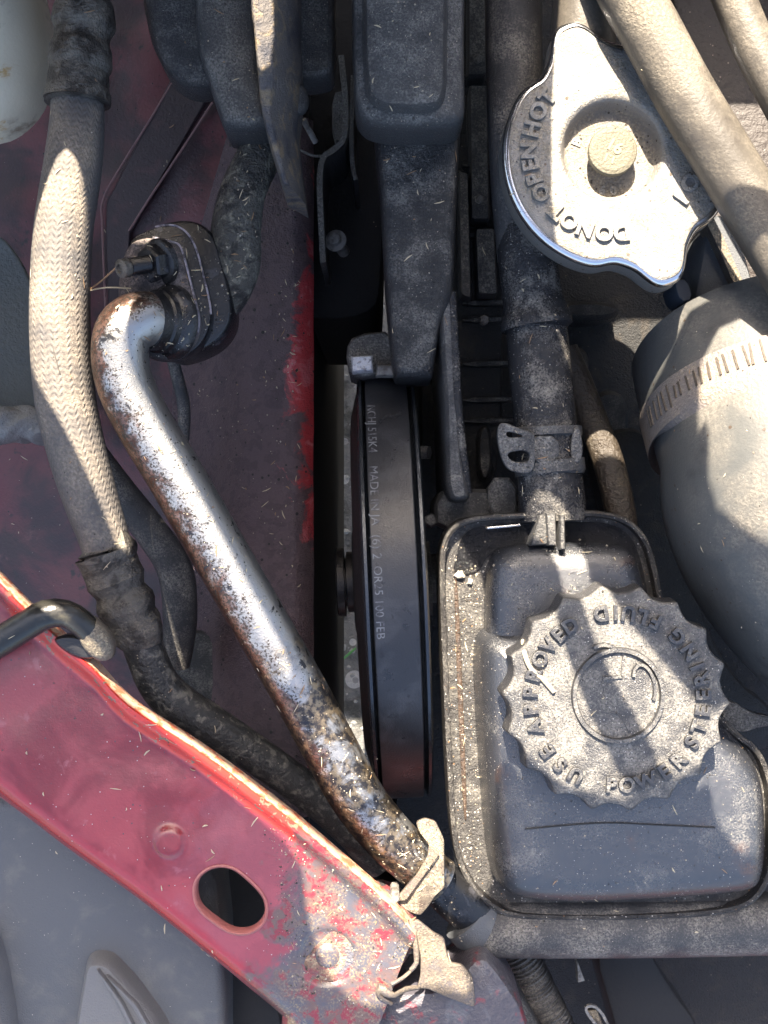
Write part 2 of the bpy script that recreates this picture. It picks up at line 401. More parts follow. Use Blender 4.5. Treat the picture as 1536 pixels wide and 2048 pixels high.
def curve_plate(name, outer, holes, zlo, zhi, bev, mat, parent=None, warp=None, zref=None, sm=2, cr=0, world=False, **kw):
    if cr: outer = corners(outer, cr); holes = [corners(h, cr) for h in holes]; sm = 0
    c = bpy.data.curves.new('p', 'CURVE'); c.dimensions = '2D'; c.fill_mode = 'BOTH'
    for pl in [outer] + list(holes):
        pts = chaikin(pl, sm) if sm else pl
        pts = pts if world else [tuple(PX(x, y, zhi if zref is None else zref)[:2]) for x, y in pts]
        s = c.splines.new('POLY'); s.points.add(len(pts) - 1); s.use_cyclic_u = True
        for i, p in enumerate(pts): s.points[i].co = (p[0], p[1], 0, 1)
    c.extrude = (zhi - zlo) / 2 - bev; c.bevel_depth = bev; c.offset = -bev; c.bevel_resolution = 2
    o = bpy.data.objects.new('p', c); COL.objects.link(o)
    me = bpy.data.meshes.new_from_object(o.evaluated_get(bpy.context.evaluated_depsgraph_get()))
    V = []
    for v in me.vertices:
        x, y, z = v.co; z += (zhi + zlo) / 2
        if warp: z += warp(x, y)
        V.append((x, y, z))
    F = [tuple(p.vertices) for p in me.polygons]
    bpy.data.objects.remove(o); bpy.data.meshes.remove(me)
    return link(name, V, F, mat, parent, **kw)
def nz(x, y, s=1.0):
    from mathutils import noise as mn
    return mn.noise(Vector((x * s, y * s, 1.7)))
def ngon(cx, cy, r, n, ph=0, sx=1): return [(cx + sx * r * math.cos(ph + 2 * math.pi * i / n), cy + r * math.sin(ph + 2 * math.pi * i / n)) for i in range(n)]

# ================================================================= SETTING
GZ = -4500
g = grid('ground', lambda a, b: ((a - .5) * 400000, (b - .5) * 400000, GZ), 4, 4, 'asphalt'); g['kind'] = 'structure'
acc = Acc()
for i in range(900):
    x = random.uniform(-900, 700); y = random.uniform(-1900, 1400); r = random.uniform(5, 26)
    V = []
    for j in range(6):
        a = j * math.pi / 3; V.append((x + r * math.cos(a) * random.uniform(.7, 1.2), y + r * math.sin(a) * random.uniform(.7, 1.2), GZ - 3))
    V.append((x, y, GZ + r * random.uniform(.3, .8)))
    acc.add(V, [(j, (j + 1) % 6, 6) for j in range(6)])
o = acc.put('loose_gravel', 'stone', None, sharp=20); o['kind'] = 'stuff'; o['label'] = 'loose grey gravel scattered on the asphalt far below the pulley'; o['category'] = 'gravel'

# closed-in sides of the engine bay (all beyond the frame)
for nm, a, b, lab in (('engine_bay_wall', (-2100, -2700), (-2100, 2700), 0), ('engine_bay_wall', (2100, -2700), (2100, 2700), 0), ('engine_bay_wall', (-2100, 2700), (2100, 2700), 0), ('engine_bay_wall', (-2100, -2700), (2100, -2700), 0)):
    A = Acc(); a3 = Vector((*a, 0)); b3 = Vector((*b, 0)); t = (b3 - a3).normalized(); s = Vector((-t.y, t.x, 0)) * 15
    V = [a3 - s, a3 + s, b3 + s, b3 - s]; V = [v + Vector((0, 0, -3500)) for v in V] + [v + Vector((0, 0, -250)) for v in V]
    A.add(V, [(0, 1, 5, 4), (1, 2, 6, 5), (2, 3, 7, 6), (3, 0, 4, 7), (4, 5, 6, 7), (3, 2, 1, 0)])
    o = A.put(nm, 'dark_red'); o['kind'] = 'structure'

# unseen panel added above the frame, holes cut to shape the dappled sun patches
HA, HB, HY = 500, .9, 1590
def shadept(x, y, z):
    p = PX(x, y, z); t = (HA + HB * (HY - p.y) - p.z) / (SUN.z + HB * SUN.y); q = p + SUN * t
    return (q.x, q.y)
LIT = [
 # braided hose
 ([(140, 335), (98, 430), (66, 520), (50, 640), (62, 740), (100, 830), (160, 930), (205, 1020), (240, 1110), (262, 1110), (230, 960), (190, 840), (178, 700), (180, 600), (182, 450), (174, 370)], 40),
 # elbow and tube
 ([(180, 590), (292, 590), (268, 700), (274, 770), (322, 860), (420, 1030), (515, 1200), (590, 1340), (570, 1390), (505, 1310), (410, 1160), (306, 965), (224, 805), (192, 700)], 95),
 ([(625, 1460), (690, 1390), (745, 1500), (752, 1600), (700, 1640), (640, 1560)], 60),
 # flange top edge
 ([(255, 460), (330, 445), (325, 490), (262, 498)], 30),
 # upright bracket edge
 ([(498, -70), (552, -70), (556, 175), (525, 195), (508, 120)], 120),
 # radiator cap, sleeves and intake hose
 ([(1140, -260), (1104, 150), (1104, 480), (1150, 590), (1330, 615), (1385, 520), (1400, 500), (1560, 540), (1800, 700), (1800, -260)], 95),
 ([(1412, 640), (1530, 640), (1560, 800), (1800, 900), (1800, 1300), (1540, 1215), (1480, 1150), (1410, 1040), (1416, 850), (1392, 890)], 60),
 # reservoir flange, left of the cap
 ([(905, 1036, -60), (872, 1120, -60), (872, 1600, -60), (905, 1800, -60), (962, 1820, -60), (985, 1700, 0), (992, 1560, 20), (1012, 1455, 118), (1058, 1528, 118), (1130, 1580, 118), (1235, 1606, 118), (1272, 1604, 118), (1243, 1560, 118), (1198, 1474, 118), (1135, 1324, 118), (1100, 1180, 118), (1040, 1205, 118), (985, 1240, 40), (965, 1120, -40), (930, 1090, -60)], 60),
 ([(1050, 965, -20), (1135, 1010, -20), (1170, 1110, 0), (1208, 1160, 118), (1248, 1239, 118), (1318, 1319, 118), (1383, 1394, 118), (1418, 1424, 118), (1475, 1405, 118), (1560, 1480, -40), (1545, 1620, 40), (1512, 1745, 40), (1428, 1650, 40), (1424, 1570, 40), (1400, 1540, 118), (1335, 1574, 118), (1293, 1474, 118), (1203, 1324, 118), (1155, 1180, 118), (1105, 1095, -10), (1055, 1070, -10)], 90),
 # upper edge of the red bracket, clip and brown bracket
 ([(-40, 1095), (60, 1200), (190, 1318), (300, 1410), (480, 1540), (600, 1630), (700, 1712), (790, 1620, 0), (895, 1640, 40), (895, 1790), (860, 1850), (900, 1880), (955, 1985), (850, 1965), (740, 2020), (660, 1960), (610, 1830), (600, 1700), (470, 1590), (330, 1470), (180, 1345), (40, 1220), (-60, 1140)], 115),
]
hp = [[shadept(p[0], p[1], p[2] if len(p) > 2 else z) for p in pl] for pl, z in LIT]
shade_panel = thing('shade_panel', 'panel added out of view above the engine bay, openings cut to shape the sun patches', 'shade panel', (768, -1500, 300))
curve_plate('pierced_sheet', [(-2600, 320), (2600, 320), (2600, 2300), (-2600, 2300)], hp, -12, 0, 3, 'black_matte', shade_panel, warp=lambda x, y: HA + HB * (HY - y), world=True, sm=1)

# ================================================================= BODY PANELS ON THE LEFT
def panel_z(x, y):
    z = -430 + (x - 620) * .35
    # stamped channel between the two creases
    def side(ax, ay, bx, by): return ((bx - ax) * (y - ay) - (by - ay) * (x - ax)) / math.hypot(bx - ax, by - ay)
    if y < 400: d1 = side(352, 152, 207, 400)
    else: d1 = side(207, 400, 210, 700)
    d2 = side(425, 205, 258, 462)
    m = lambda v: max(0, min(1, v / 8 + .5))
    return z + 7 * nz(x, y, .01)
pan = thing('inner_fender', 'dark red inner body panel with stamped creases behind the hoses, grimy towards the radiator gap', 'car body panel', (300, 800, -600))
def pf(x0, x1, y0, y1, f=panel_z, zr=-450):
    def g(a, b):
        x = x0 + (x1 - x0) * a; y = y0 + (y1 - y0) * b; z = f(x, y); v = PX(x, y, zr); return (v.x, v.y, z)
    return g
grid('upper_panel', pf(-260, 600, -260, 1560), 150, 300, 'dark_red', pan)
GX = 150
def gp(x, y):
    f = min(1, max(0, (x - 330) / 200)); f = f * f * (3 - 2 * f)
    return (panel_z(330, 700) + 10) * (1 - f) - 395 * f - max(0, (x - 585) / 30) ** 2 * 22 + 4 * nz(x, y, .02)
def gpf(a, b):
    y = 240 + 1390 * b; x0 = 330 if y > 620 else 330 + (620 - y) * .35; x = x0 + (627 + 1.5 * nz(y, 3, .01) - x0) * a
    v = PX(x, y, -430); return (v.x, v.y, gp(x, y))
grid('grimy_panel', gpf, 70, 240, 'grimy_red', pan, label='soot-covered lower part with bright red scuffs along its edge')
stack('raised_ridge', [(352, 150), (425, 203), (258, 462), (250, 660), (212, 660), (205, 460), (207, 398)], [(0, -30), (0, 3), (3, 7)], M('ridge_dark', (.032, .02, .022), .5, bump=[(14, .8)], mott=[((.07, .03, .033), 1.2, .52, .7)], speck=[((.3, .25, .2), 6, .06)]), pan, zref=-540, sm=0, zf=lambda X, Y: -380 + .283 * X)
for nm, pts in (('crease', [(352, 152), (300, 240), (250, 320), (207, 398), (205, 460), (212, 640)]), ('crease', [(425, 205), (360, 305), (300, 395), (258, 462)])):
    V = [(x, y, panel_z(x, y) + 6, 2.4) for x, y in pts]
    tube(nm, V, 'dusty_edge' if 0 else M('dusty_crease', (.26, .15, .14), .7, bump=[(16, 2)]), pan, n=8)
# grey-green panel and crumpled sleeve at far left
gpn = curve_plate('grey_splash_shield', [(-160, 430), (-10, 455), (40, 520), (66, 600), (72, 760), (70, 830), (-160, 850)], [], -420, -400, 5, M('grey_green', (.10, .105, .095), .6, bump=[(10, 2)]), warp=lambda x, y: 60 * nz(x, y, .004))
solo(gpn, 'grey-green plastic shield edge at the far left, half hidden behind the braided hose', 'shield')
sl = tube('crumpled_sleeve', [(-120, 850, -300, 40), (0, 850, -300, 38), (60, 850, -305, 34), (130, 870, -320, 30)], M('foil_grey', (.2, .2, .195), .5, metal=.2, bump=[(3, 6), (14, 2)]), n=40, step=4, rf=lambda s, a: 1 + .14 * math.sin(s * .11 + 3 * math.sin(a * 2)) * abs(math.sin(s * .03 + a)))
solo(sl, 'crumpled grey sleeve crossing under the braided hose at the far left', 'sleeve')
wt = thing('washer_tank', 'stained cream plastic tank in the top left corner', 'plastic tank', (30, 100, -200))
stack('tank_body', [(-200, -200), (40, -200), (75, -40), (98, 60), (100, 120), (80, 200), (35, 252), (-15, 275), (-200, 290)], [(0, -175), (0, -150), (6, -110), (22, -80), (50, -60), (80, -52)], 'tank_plastic', wt, zref=-120)
# low dark shapes in the pit under the red panel's lower end
def rnd(nm, outline, z, th, mat, lab, cat, bev=8, par=None):
    o = stack(nm, outline, [(0, z - th), (0, z - bev), (bev * .3, z - bev * .3), (bev, z)], mat, par)
    if par is None: solo(o, lab, cat)
    return o
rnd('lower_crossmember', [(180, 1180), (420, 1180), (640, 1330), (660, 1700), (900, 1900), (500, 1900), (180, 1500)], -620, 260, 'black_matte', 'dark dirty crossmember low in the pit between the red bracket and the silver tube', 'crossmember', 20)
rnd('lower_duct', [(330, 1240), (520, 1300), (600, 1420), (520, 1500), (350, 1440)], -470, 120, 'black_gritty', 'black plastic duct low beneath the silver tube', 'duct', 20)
cb = thing('wiring_cable', 'thin black cable running down from behind the flange block', 'cable', (355, 800, -350))
tube('cable_sheath', [(340, 700, -300, 12), (356, 760, -330, 13), (368, 820, -345, 13), (362, 900, -360, 12), (330, 980, -370, 12)], 'rubber', cb, n=16)
o = tube('rear_hose', [(180, 900, -330, 30), (240, 985, -330, 34), (300, 1060, -340, 34), (350, 1140, -360, 36), (360, 1240, -380, 34), (350, 1330, -400, 30)], 'rubber', None, n=20)
solo(o, 'dark blue-black hose low behind the crimped fitting', 'hose')

# ================================================================= RADIATOR GAP AND ENGINE SIDE
A = Acc()
for (xa, xb, ya, yb, zt, zb) in ((-300, -188, -1100, 1300, -560, -3100),):
    V = [(xa, ya, zb), (xb, ya, zb), (xb, yb, zb), (xa, yb, zb), (xa, ya, zt), (xb, ya, zt), (xb, yb, zt), (xa, yb, zt)]
    A.add(V, [(0, 1, 5, 4), (1, 2, 6, 5), (2, 3, 7, 6), (3, 0, 4, 7), (4, 5, 6, 7), (3, 2, 1, 0)])
solo(A.put('radiator_shroud', 'black_matte'), 'matte black vertical shroud wall dropping beside the gap to the ground', 'shroud')

eng = thing('engine_block', 'dark oily engine casting with cross ribs behind the black hose', 'engine', (1200, 900, -900))
stack('casting', [(838, -200), (1700, -200), (1700, 1250), (1560, 2250), (780, 2250), (786, 1600), (838, 1500)], [(0, -2600), (0, -720), (10, -700)], 'dark_engine', eng, sm=0)
stack('upper_casting', [(890, -200), (1010, -200), (1010, 560), (1000, 1010), (905, 1020), (900, 600)], [(0, -800), (0, -420), (6, -410)], 'dark_engine', eng)
for ol in ([(936, -80), (972, -80), (974, 150), (936, 152)], [(938, 168), (976, 168), (980, 440), (942, 440)], [(916, 340), (938, 345), (944, 600), (920, 590)], [(950, 455), (990, 455), (996, 590), (955, 590)]):
    stack('cover_panel', ol, [(0, -430), (0, -350), (4, -340)], 'rubber', eng, cr=8)
for bx_, by_ in ((955, 120), (958, 400), (968, 640)): lathe('bolt_head', PX(bx_, by_, -345), (0, 0, 1), [(-20, 11), (10, 11), (12, 9)], 'cast_light', eng, n=6)
for y, zz in ((150, -396), (330, -396), (470, -396), (606, -395), (640, -400), (728, -396), (800, -398), (842, -394)):
    stack('rib', [(925, y - 5), (1030, y - 8), (1030, y + 4), (925, y + 6)], [(0, -430), (0, zz), (2, zz + 6)], 'black_gritty', eng, sm=1)
for x0, y0, x1, y1 in ((955, 850, 985, 960), (935, 170, 965, 300), (1105, 690, 1180, 760), (1180, 780, 1260, 900), (1110, 600, 1240, 640)):
    stack('boss', [(x0, y0), (x1, y0), (x1, y1), (x0, y1)], [(0, -560), (0, -372), (7, -360)] if x0 < 1000 else [(0, -760), (0, -610), (12, -590)], 'black_gritty', eng)
stack('mounting_flange', [(868, 985), (930, 975), (1060, 985), (1060, 1070), (870, 1070)], [(0, -420), (0, -190), (8, -178)], 'cast_grey', eng, sm=1)
stack('mounting_flange', [(975, 955), (1035, 955), (1035, 1040), (980, 1040)], [(0, -200), (0, -160), (5, -154)], 'cast_grey', eng, sm=1)
lathe('bolt_head', PX(862, 1040, -190), (0, .12, 1), [(-40, 15), (0, 15), (3, 12)], 'cast_grey', eng, n=6)
lathe('bolt_head', PX(850, 905, -260), (1, .0, .5), [(-30, 16), (10, 16), (12, 12)], 'cast_grey', eng, n=6)
rnd('dark_gap_filler', [(470, -250), (770, -250), (770, 560), (745, 640), (560, 640), (470, 560)], -640, 900, 'black_matte', 'black filler plate added deep in the gap beneath the cast housing and mount', 'shroud', 20)  # dark plate added so the gap reads as deep shade
# pipe behind the neck
o = tube('oil_pipe', [(1130, 700, -300, 26), (1155, 760, -290, 28), (1185, 840, -270, 30), (1215, 920, -250, 31), (1238, 1010, -240, 31), (1250, 1100, -260, 30)], M('oily_brown', (.05, .04, .03), .3, bump=[(12, 3)], dust=((.12, .1, .07), 2, .5, .7, True)), None, n=24)
solo(o, 'oily brown metal pipe slanting down behind the steering reservoir neck', 'pipe')
rnd('timing_cover', [(1180, 880), (1290, 840), (1340, 960), (1380, 1150), (1460, 1350), (1560, 1420), (1560, 1520), (1330, 1500), (1250, 1100)], -520, 200, 'dark_engine', 'dark cover deep between the reservoir and the big intake hose', 'engine cover', 30)
o = rnd('ragged_bracket', [(1440, 1400), (1470, 1402), (1500, 1425), (1545, 1432), (1560, 1450), (1520, 1455), (1500, 1462), (1490, 1465), (1462, 1462), (1445, 1440)], -160, 20, 'cast_grey', 'small ragged grey bracket poking out right of the steering fluid cap', 'bracket', 5)

# drive pulley and belt (axis across the picture)
pc = PX(787, 1160, -500); ax = Vector((1, .045, 0)); Rw = 505.0
pu = thing('drive_pulley', 'black steel pulley seen edge on under the belt, hub on its left', 'pulley', (792, 1160, -500))
lathe('rim', pc, ax, [(-66, 120), (-66, 470), (-64, Rw + 2), (-60, Rw + 10), (-54, Rw + 10), (-50, Rw - 4), (-44, Rw - 10), (44, Rw - 10), (52, Rw - 4), (56, Rw + 10), (62, Rw + 10), (66, Rw), (66, 400)], 'pulley', pu, n=220, sharp=25)
lathe('dished_face', pc, ax, [(-66, 468), (-84, 400), (-86, 250), (-70, 180), (-96, 120), (-96, 60)], 'pulley_dull', pu, n=120)
lathe('hub', pc, ax, [(-90, 60), (-92, 74), (-112, 74), (-114, 60), (-118, 60), (-118, 84), (-134, 84), (-137, 78)], 'pulley_dull', pu, n=64)
lathe('hub_nose', pc, ax, [(60, 90), (90, 90), (92, 60), (180, 60)], 'cast_grey', pu, n=48)
bt = thing('drive_belt', 'worn black rubber belt with faint printed letters running over the pulley', 'belt', (792, 1160, -500))
# belt: over the pulley, then straight down at both ends
def belt():
    V = []; F = []; FU = []; path = []
    a = ax.normalized(); up = Vector((0, 0, 1)); fw = a.cross(up)   # fw roughly -Y
    for i in range(30): path.append((fw * -1 * 1 * Rw + up * (-2400 + i * 80), -fw))
    for i in range(161):
        th = math.pi * i / 160; path.append((-fw * Rw * math.cos(th) + up * Rw * math.sin(th), -fw * math.cos(th) + up * math.sin(th)))
    for i in range(30): path.append((fw * Rw + up * (-80 - i * 80), fw))
    prof = [(-46, -8), (-46, 8), (-44, 10), (-20, 10.6), (0, 10.8), (20, 10.6), (44, 10), (46, 8), (46, -8)]
    s = 0
    for i, (p, nrm) in enumerate(path):
        for (u, h) in prof: V.append(pc + p + a * u + nrm * h)
    m = len(prof)
    for i in range(len(path) - 1):
        ds = (path[i + 1][0] - path[i][0]).length
        for j in range(m - 1):
            F.append((i * m + j, i * m + j + 1, (i + 1) * m + j + 1, (i + 1) * m + j))
            FU.append([(j / m, s / 100), ((j + 1) / m, s / 100), ((j + 1) / m, (s + ds) / 100), (j / m, (s + ds) / 100)])
        s += ds
    link('belt_band', V, F, 'belt', bt, uvs={'f': FU}, sharp=30)
    # print: baseline along the belt, letter tops to the right
    ac = Acc()
    def word(txt, ypix, size, off):
        Vg, Fg = glyph(txt, size, .25)
        y0 = PX(768, ypix, 0).y
        out = []
        for (x, y, z) in Vg:
            # position along the belt measured as an angle from the top
            c0 = math.asin(max(-1, min(1, (pc.y - y0 * .97) / Rw)))
            th = c0 + x / Rw; hh = Rw + 11.2 + z
            out.append(pc + fw * math.sin(th) * hh + up * math.cos(th) * hh + a * (off + y))
        ac.add(out, Fg)
    for t, yp, sz in (('NGHJ 515K4', 845, 26), ('MADE IN JA', 990, 25), ('(6) 2', 1096, 26), ('OR25 100 FEB', 1208, 24)): word(t, yp, sz, -34)
    ac.put('printed_lettering', 'print', bt)
belt()
# light alloy bracket pieces above the pulley
al = thing('alloy_bracket', 'dull alloy bracket with square bolt head just above the belt', 'bracket', (740, 710, -300))
stack('bracket_plate', [(708, 668), (790, 660), (800, 745), (700, 760), (690, 700)], [(0, -420), (0, -235), (5, -228)], 'cast_grey', al, sm=1)
stack('bolt_head', [(702, 712), (745, 710), (746, 741), (704, 744)], [(0, -240), (0, -190), (3, -185)], M('zinc', (.5, .5, .52), .5, metal=.2, bump=[(12, 3)], mott=[((.25, .24, .25), 8, .5, .6)]), al, sm=0)
stack('nut', [(752, 728), (790, 728), (790, 752), (752, 752)], [(0, -240), (0, -205), (3, -200)], 'cast_light', al, sm=0)

# bent strips in the gap
bs = thing('bent_steel_strip', 'thin bent grey steel strip standing in the dark gap beside the mount', 'bracket', (660, 320, -430))
def strip(nm, pts, wd, z, th, mat, par):
    sp = chaikin(pts, 2, False); A = Acc(); V = []
    L = [PX(x, y, z) for x, y in sp]; n = len(L)
    for i, p in enumerate(L):
        t = (L[min(i + 1, n - 1)] - L[max(i - 1, 0)]).normalized(); s = Vector((-t.y, t.x, 0)) * wd / 2
        V += [p - s + Vector((0, 0, -th)), p - s, p + s, p + s + Vector((0, 0, -th))]
    F = []
    for i in range(n - 1):
        for j in range(3): F.append((i * 4 + j, i * 4 + j + 1, (i + 1) * 4 + j + 1, (i + 1) * 4 + j))
    F += [(0, 1, 2, 3), tuple(range(4 * n - 4, 4 * n))[::-1]]
    return link(nm, V, [f[::-1] for f in F], mat, par)
strip('upright_web', [(682, 110), (690, 180), (692, 275), (668, 300), (644, 312), (638, 360), (642, 450), (646, 525)], 13, -330, 260, 'cast_grey', bs)
stack('back_plate', [(664, 185), (690, 180), (692, 285), (664, 280)], [(0, -420), (0, -360), (3, -356)], 'cast_grey', bs, sm=1)
strip('second_web', [(706, 150), (702, 260), (704, 330), (712, 360)], 10, -380, 300, 'cast_grey', bs)
lathe('bolt', PX(672, 482, -420), (-.2, .1, 1), [(-80, 14), (0, 14), (0, 26), (4, 26), (6, 15), (20, 14), (22, 9)], 'cast_light', bs, n=20)
lathe('bolt', PX(615, 255, -330), (-.4, .6, .6), [(-40, 7), (20, 7)], 'cast_light', bs, n=12)
strip('clip_wire', [(600, 300), (625, 312), (645, 312)], 5, -335, 6, 'cast_grey', bs)

# ================================================================= MOUNT AND COLUMN, TOP CENTRE
mt = thing('hydraulic_unit', 'dusty dark grey cast housing at the top edge, left of centre, with upright steel plate', 'engine housing', (480, 60, -100))
stack('rear_lobe', [(262, -200), (450, -200), (450, 60), (430, 165), (370, 168), (330, 140), (300, 85), (282, 0)], [(0, -130), (0, -50), (8, -35), (20, -26), (34, -22)], 'cast_grey', mt, cr=30)
stack('housing_block', [(385, -200), (520, -200), (520, 120), (545, 245), (500, 254), (447, 250), (440, 240), (418, 175), (392, 92), (386, 50)], [(0, -90), (0, 20), (4, 40), (12, 52), (20, 57)], 'cast_grey', mt, cr=16)
stack('side_block', [(556, -200), (664, -200), (668, 60), (666, 146), (620, 156), (588, 152), (566, 110), (560, 40)], [(0, -160), (0, -80), (5, -66), (12, -60)], 'cast_grey', mt, cr=18)
lathe('bolt_head', PX(590, 198, -20), (.8, 0, .6), [(-30, 34), (6, 34), (12, 30), (16, 18)], 'cast_grey', mt, n=24)
# upright plate: thickness at the top, face falling away to the right
def plate_up():
    top = [(500, -160, 46), (502, 0, 44), (508, 60, 40), (514, 130, 32), (520, 200, 20), (530, 250, 14), (545, 300, 12), (560, 350, 10), (566, 368, 9)]
    top = spline([(a, b, 0, c) for a, b, c in top], 14)
    V = []; F = []
    for i, (x, y, _, wd) in enumerate(top):
        z = 150 - max(0, (y - 150)) * .25 
        dr = 38 - max(0, y - 250) * .12
        r0 = PX(x, y, z); r1 = PX(x + wd, y, z)
        V += [r0 + Vector((-4, 0, -160)), r0 + Vector((0, 0, -4)), r0 + Vector((3, 0, 0)), r1 + Vector((-3, 0, 0)), r1 + Vector((2, 0, -5)), r1 + Vector((dr, 0, -140)), r1 + Vector((dr, 0, -260))]
    m = 7; n = len(top)
    for i in range(n - 1):
        for j in range(m - 1): F.append((i * m + j + 1, i * m + j, (i + 1) * m + j, (i + 1) * m + j + 1))
    F.append(tuple(range((n - 1) * m, n * m))[::-1])
    return link('upright_plate', V, [f[::-1] for f in F], M('plate_steel', (.11, .1, .095), .45, metal=.3, bump=[(9, 3), (30, 1.5)], mott=[((.22, .17, .11), 3, .5, .62), ((.05, .05, .06), 1.6, .5, .65)]), mt, sharp=50)
plate_up()
# rough pipe from the housing to the flange block
rp = tube('return_pipe', [(560, 215, -150, 40), (545, 262, -120, 42), (512, 325, -90, 44), (484, 390, -75, 46), (472, 460, -75, 50), (470, 530, -90, 50), (445, 590, -110, 48), (400, 620, -120, 46)], M('corroded', (.085, .08, .068), .45, bump=[(6, 7), (16, 5)], mott=[((.2, .19, .15), 4.5, .5, .62), ((.03, .028, .026), 2.4, .5, .6)]), None, n=36, jit=.7)
solo(rp, 'corroded grey-brown pipe curving down from the cast housing to the flange block', 'pipe')

mc = thing('engine_mount', 'tall dusty black mount: square rubber head at the top and tapering arm below', 'engine mount', (820, 400, -150))
stack('rubber_head', [(700, -220), (935, -220), (930, 60), (932, 225), (915, 248), (800, 252), (735, 244), (708, 215), (704, 100)], [(0, -30), (0, 55), (3, 74), (10, 86), (20, 90)], 'cast_grey', mc, cr=26)
stack('head_block', [(722, -220), (900, -220), (897, 60), (895, 180), (880, 212), (820, 218), (760, 212), (732, 190), (724, 100)], [(-2, 80), (4, 104), (10, 116), (24, 122)], 'cast_grey', mc, cr=24)
stack('arm', [(745, 200), (925, 200), (918, 330), (912, 480), (908, 590), (884, 640), (868, 742), (866, 750), (806, 752), (790, 748), (784, 715), (770, 560), (762, 400), (750, 280)], [(0, -230), (0, -95), (4, -72), (12, -60), (22, -56)], 'black_gritty', mc, zf=lambda x, y: .10 * (y - 600), cr=14)
stack('arm_rib', [(878, 560), (908, 570), (914, 640), (922, 800), (930, 920), (942, 975), (940, 1005), (890, 1005), (888, 900), (884, 760), (874, 640)], [(0, -500), (0, -130), (5, -102), (13, -92)], 'cast_grey', mc, sm=2)
tube('arm_edge', [(903, 585, -100, 9), (908, 680, -100, 10), (916, 820, -100, 10), (930, 940, -105, 9), (936, 985, -115, 8)], 'oily_plastic', mc, n=16)

# ================================================================= CENTRE HOSE AND CLAMP
ch = thing('steering_return_hose', 'thick black oily hose running straight down into the steering reservoir', 'hose', (1050, 500, -100))
tube('upper_hose', [(1020, -220, -70, 58), (1026, 0, -75, 57), (1028, 120, -75, 57), (1030, 260, -80, 54), (1036, 400, -88, 52), (1045, 520, -95, 50)], 'rubber', ch, n=40)
tube('outer_sleeve', [(1052, 428, -90, 50), (1052, 440, -90, 57), (1054, 500, -90, 60), (1060, 560, -90, 59), (1066, 600, -90, 60), (1070, 625, -90, 66), (1072, 645, -90, 72), (1074, 655, -90, 71), (1074, 657, -90, 58)], 'oily_plastic', ch, n=48, step=5, straight=True)
tube('lower_hose', [(1072, 640, -95, 60), (1078, 720, -95, 62), (1086, 800, -92, 62), (1092, 870, -90, 63), (1098, 940, -88, 64), (1104, 1000, -86, 66), (1106, 1042, -85, 66)], 'oily_plastic', ch, n=48, step=8)
sc = thing('spring_clamp', 'dirty spring clamp with bent ears round the black hose just above the reservoir', 'hose clamp', (1088, 900, -90))
tube('clamp_band', [(1094, 856, -90, 66), (1094, 857, -90, 69.5), (1095, 872, -90, 69.5), (1095, 873, -90, 66)], 'cast_grey', sc, n=48, straight=True, caps=False)
tube('clamp_band', [(1098, 922, -88, 66), (1098, 923, -88, 70), (1101, 946, -88, 70), (1101, 947, -88, 66)], 'cast_grey', sc, n=48, straight=True, caps=False)
stack('clamp_tongue', [(1058, 872), (1118, 870), (1120, 924), (1062, 926)], [(0, -30), (0, -23), (2, -20)], 'cast_grey', sc, sm=1)
curve_plate('clamp_ear', [(994, 862), (1000, 845), (1014, 846), (1040, 858), (1066, 866), (1068, 880), (1068, 948), (1030, 946), (1010, 934), (998, 900)], [[(1014, 904), (1056, 900), (1058, 924), (1034, 926), (1018, 918)], [(1012, 862), (1030, 866), (1050, 874), (1014, 876)]], -44, -30, 3, 'cast_grey', sc, warp=lambda x, y: .35 * (x - 250))
curve_plate('clamp_ear', [(1146, 856), (1158, 852), (1165, 880), (1166, 915), (1150, 930), (1140, 905)], [], -60, -30, 3, 'cast_grey', sc)

# ================================================================= STEERING RESERVOIR
rs = thing('steering_reservoir', 'black plastic power steering reservoir with dusty raised rim, right of the belt', 'fluid reservoir', (1200, 1450, -150))
OUT = [(876, 1130), (882, 1080), (905, 1046), (948, 1030), (1050, 1024), (1180, 1018), (1250, 1030), (1292, 1066), (1312, 1120), (1330, 1220), (1400, 1380), (1470, 1462), (1518, 1492), (1545, 1550), (1552, 1640), (1550, 1740), (1520, 1800), (1470, 1826), (1380, 1836), (1240, 1842), (1100, 1842), (1010, 1836), (965, 1806), (935, 1772), (906, 1712), (896, 1600), (890, 1480), (882, 1300)]
stack('flange', OUT, [(0, -170), (0, -66), (2, -56), (7, -52), (12, -56), (14, -82), (20, -84), (24, -84)], 'gritty_flange', rs, zref=-60, sharp=30)
# oily hollow of the upper flange
stack('oily_recess', [(912, 1110), (925, 1068), (960, 1050), (1180, 1042), (1240, 1052), (1272, 1086), (1292, 1160), (1300, 1230), (1268, 1230), (1255, 1120), (1230, 1092), (1010, 1090), (975, 1110), (955, 1150), (905, 1150)], [(0, -90), (0, -81), (3, -79)], 'wet_oil', rs, zref=-80)
stack('rust_seam', [(908, 1150), (914, 1150), (922, 1300), (930, 1500), (934, 1640), (928, 1640), (920, 1500), (912, 1300)], [(0, -90), (0, -81), (2, -79.5)], M('rust_seam', (.05, .03, .018), .5, bump=[(14, 2)], mott=[((.03, .02, .015), 6, .5, .6)]), rs, zref=-80, sm=1)
stack('upper_body', [(968, 1180), (975, 1118), (1000, 1092), (1060, 1084), (1230, 1084), (1268, 1104), (1288, 1180), (1330, 1300), (1300, 1420), (968, 1420)], [(0, -90), (3, -50), (12, -25), (28, -10), (44, -4), (60, -2)], 'body_plastic', rs, zref=-70)
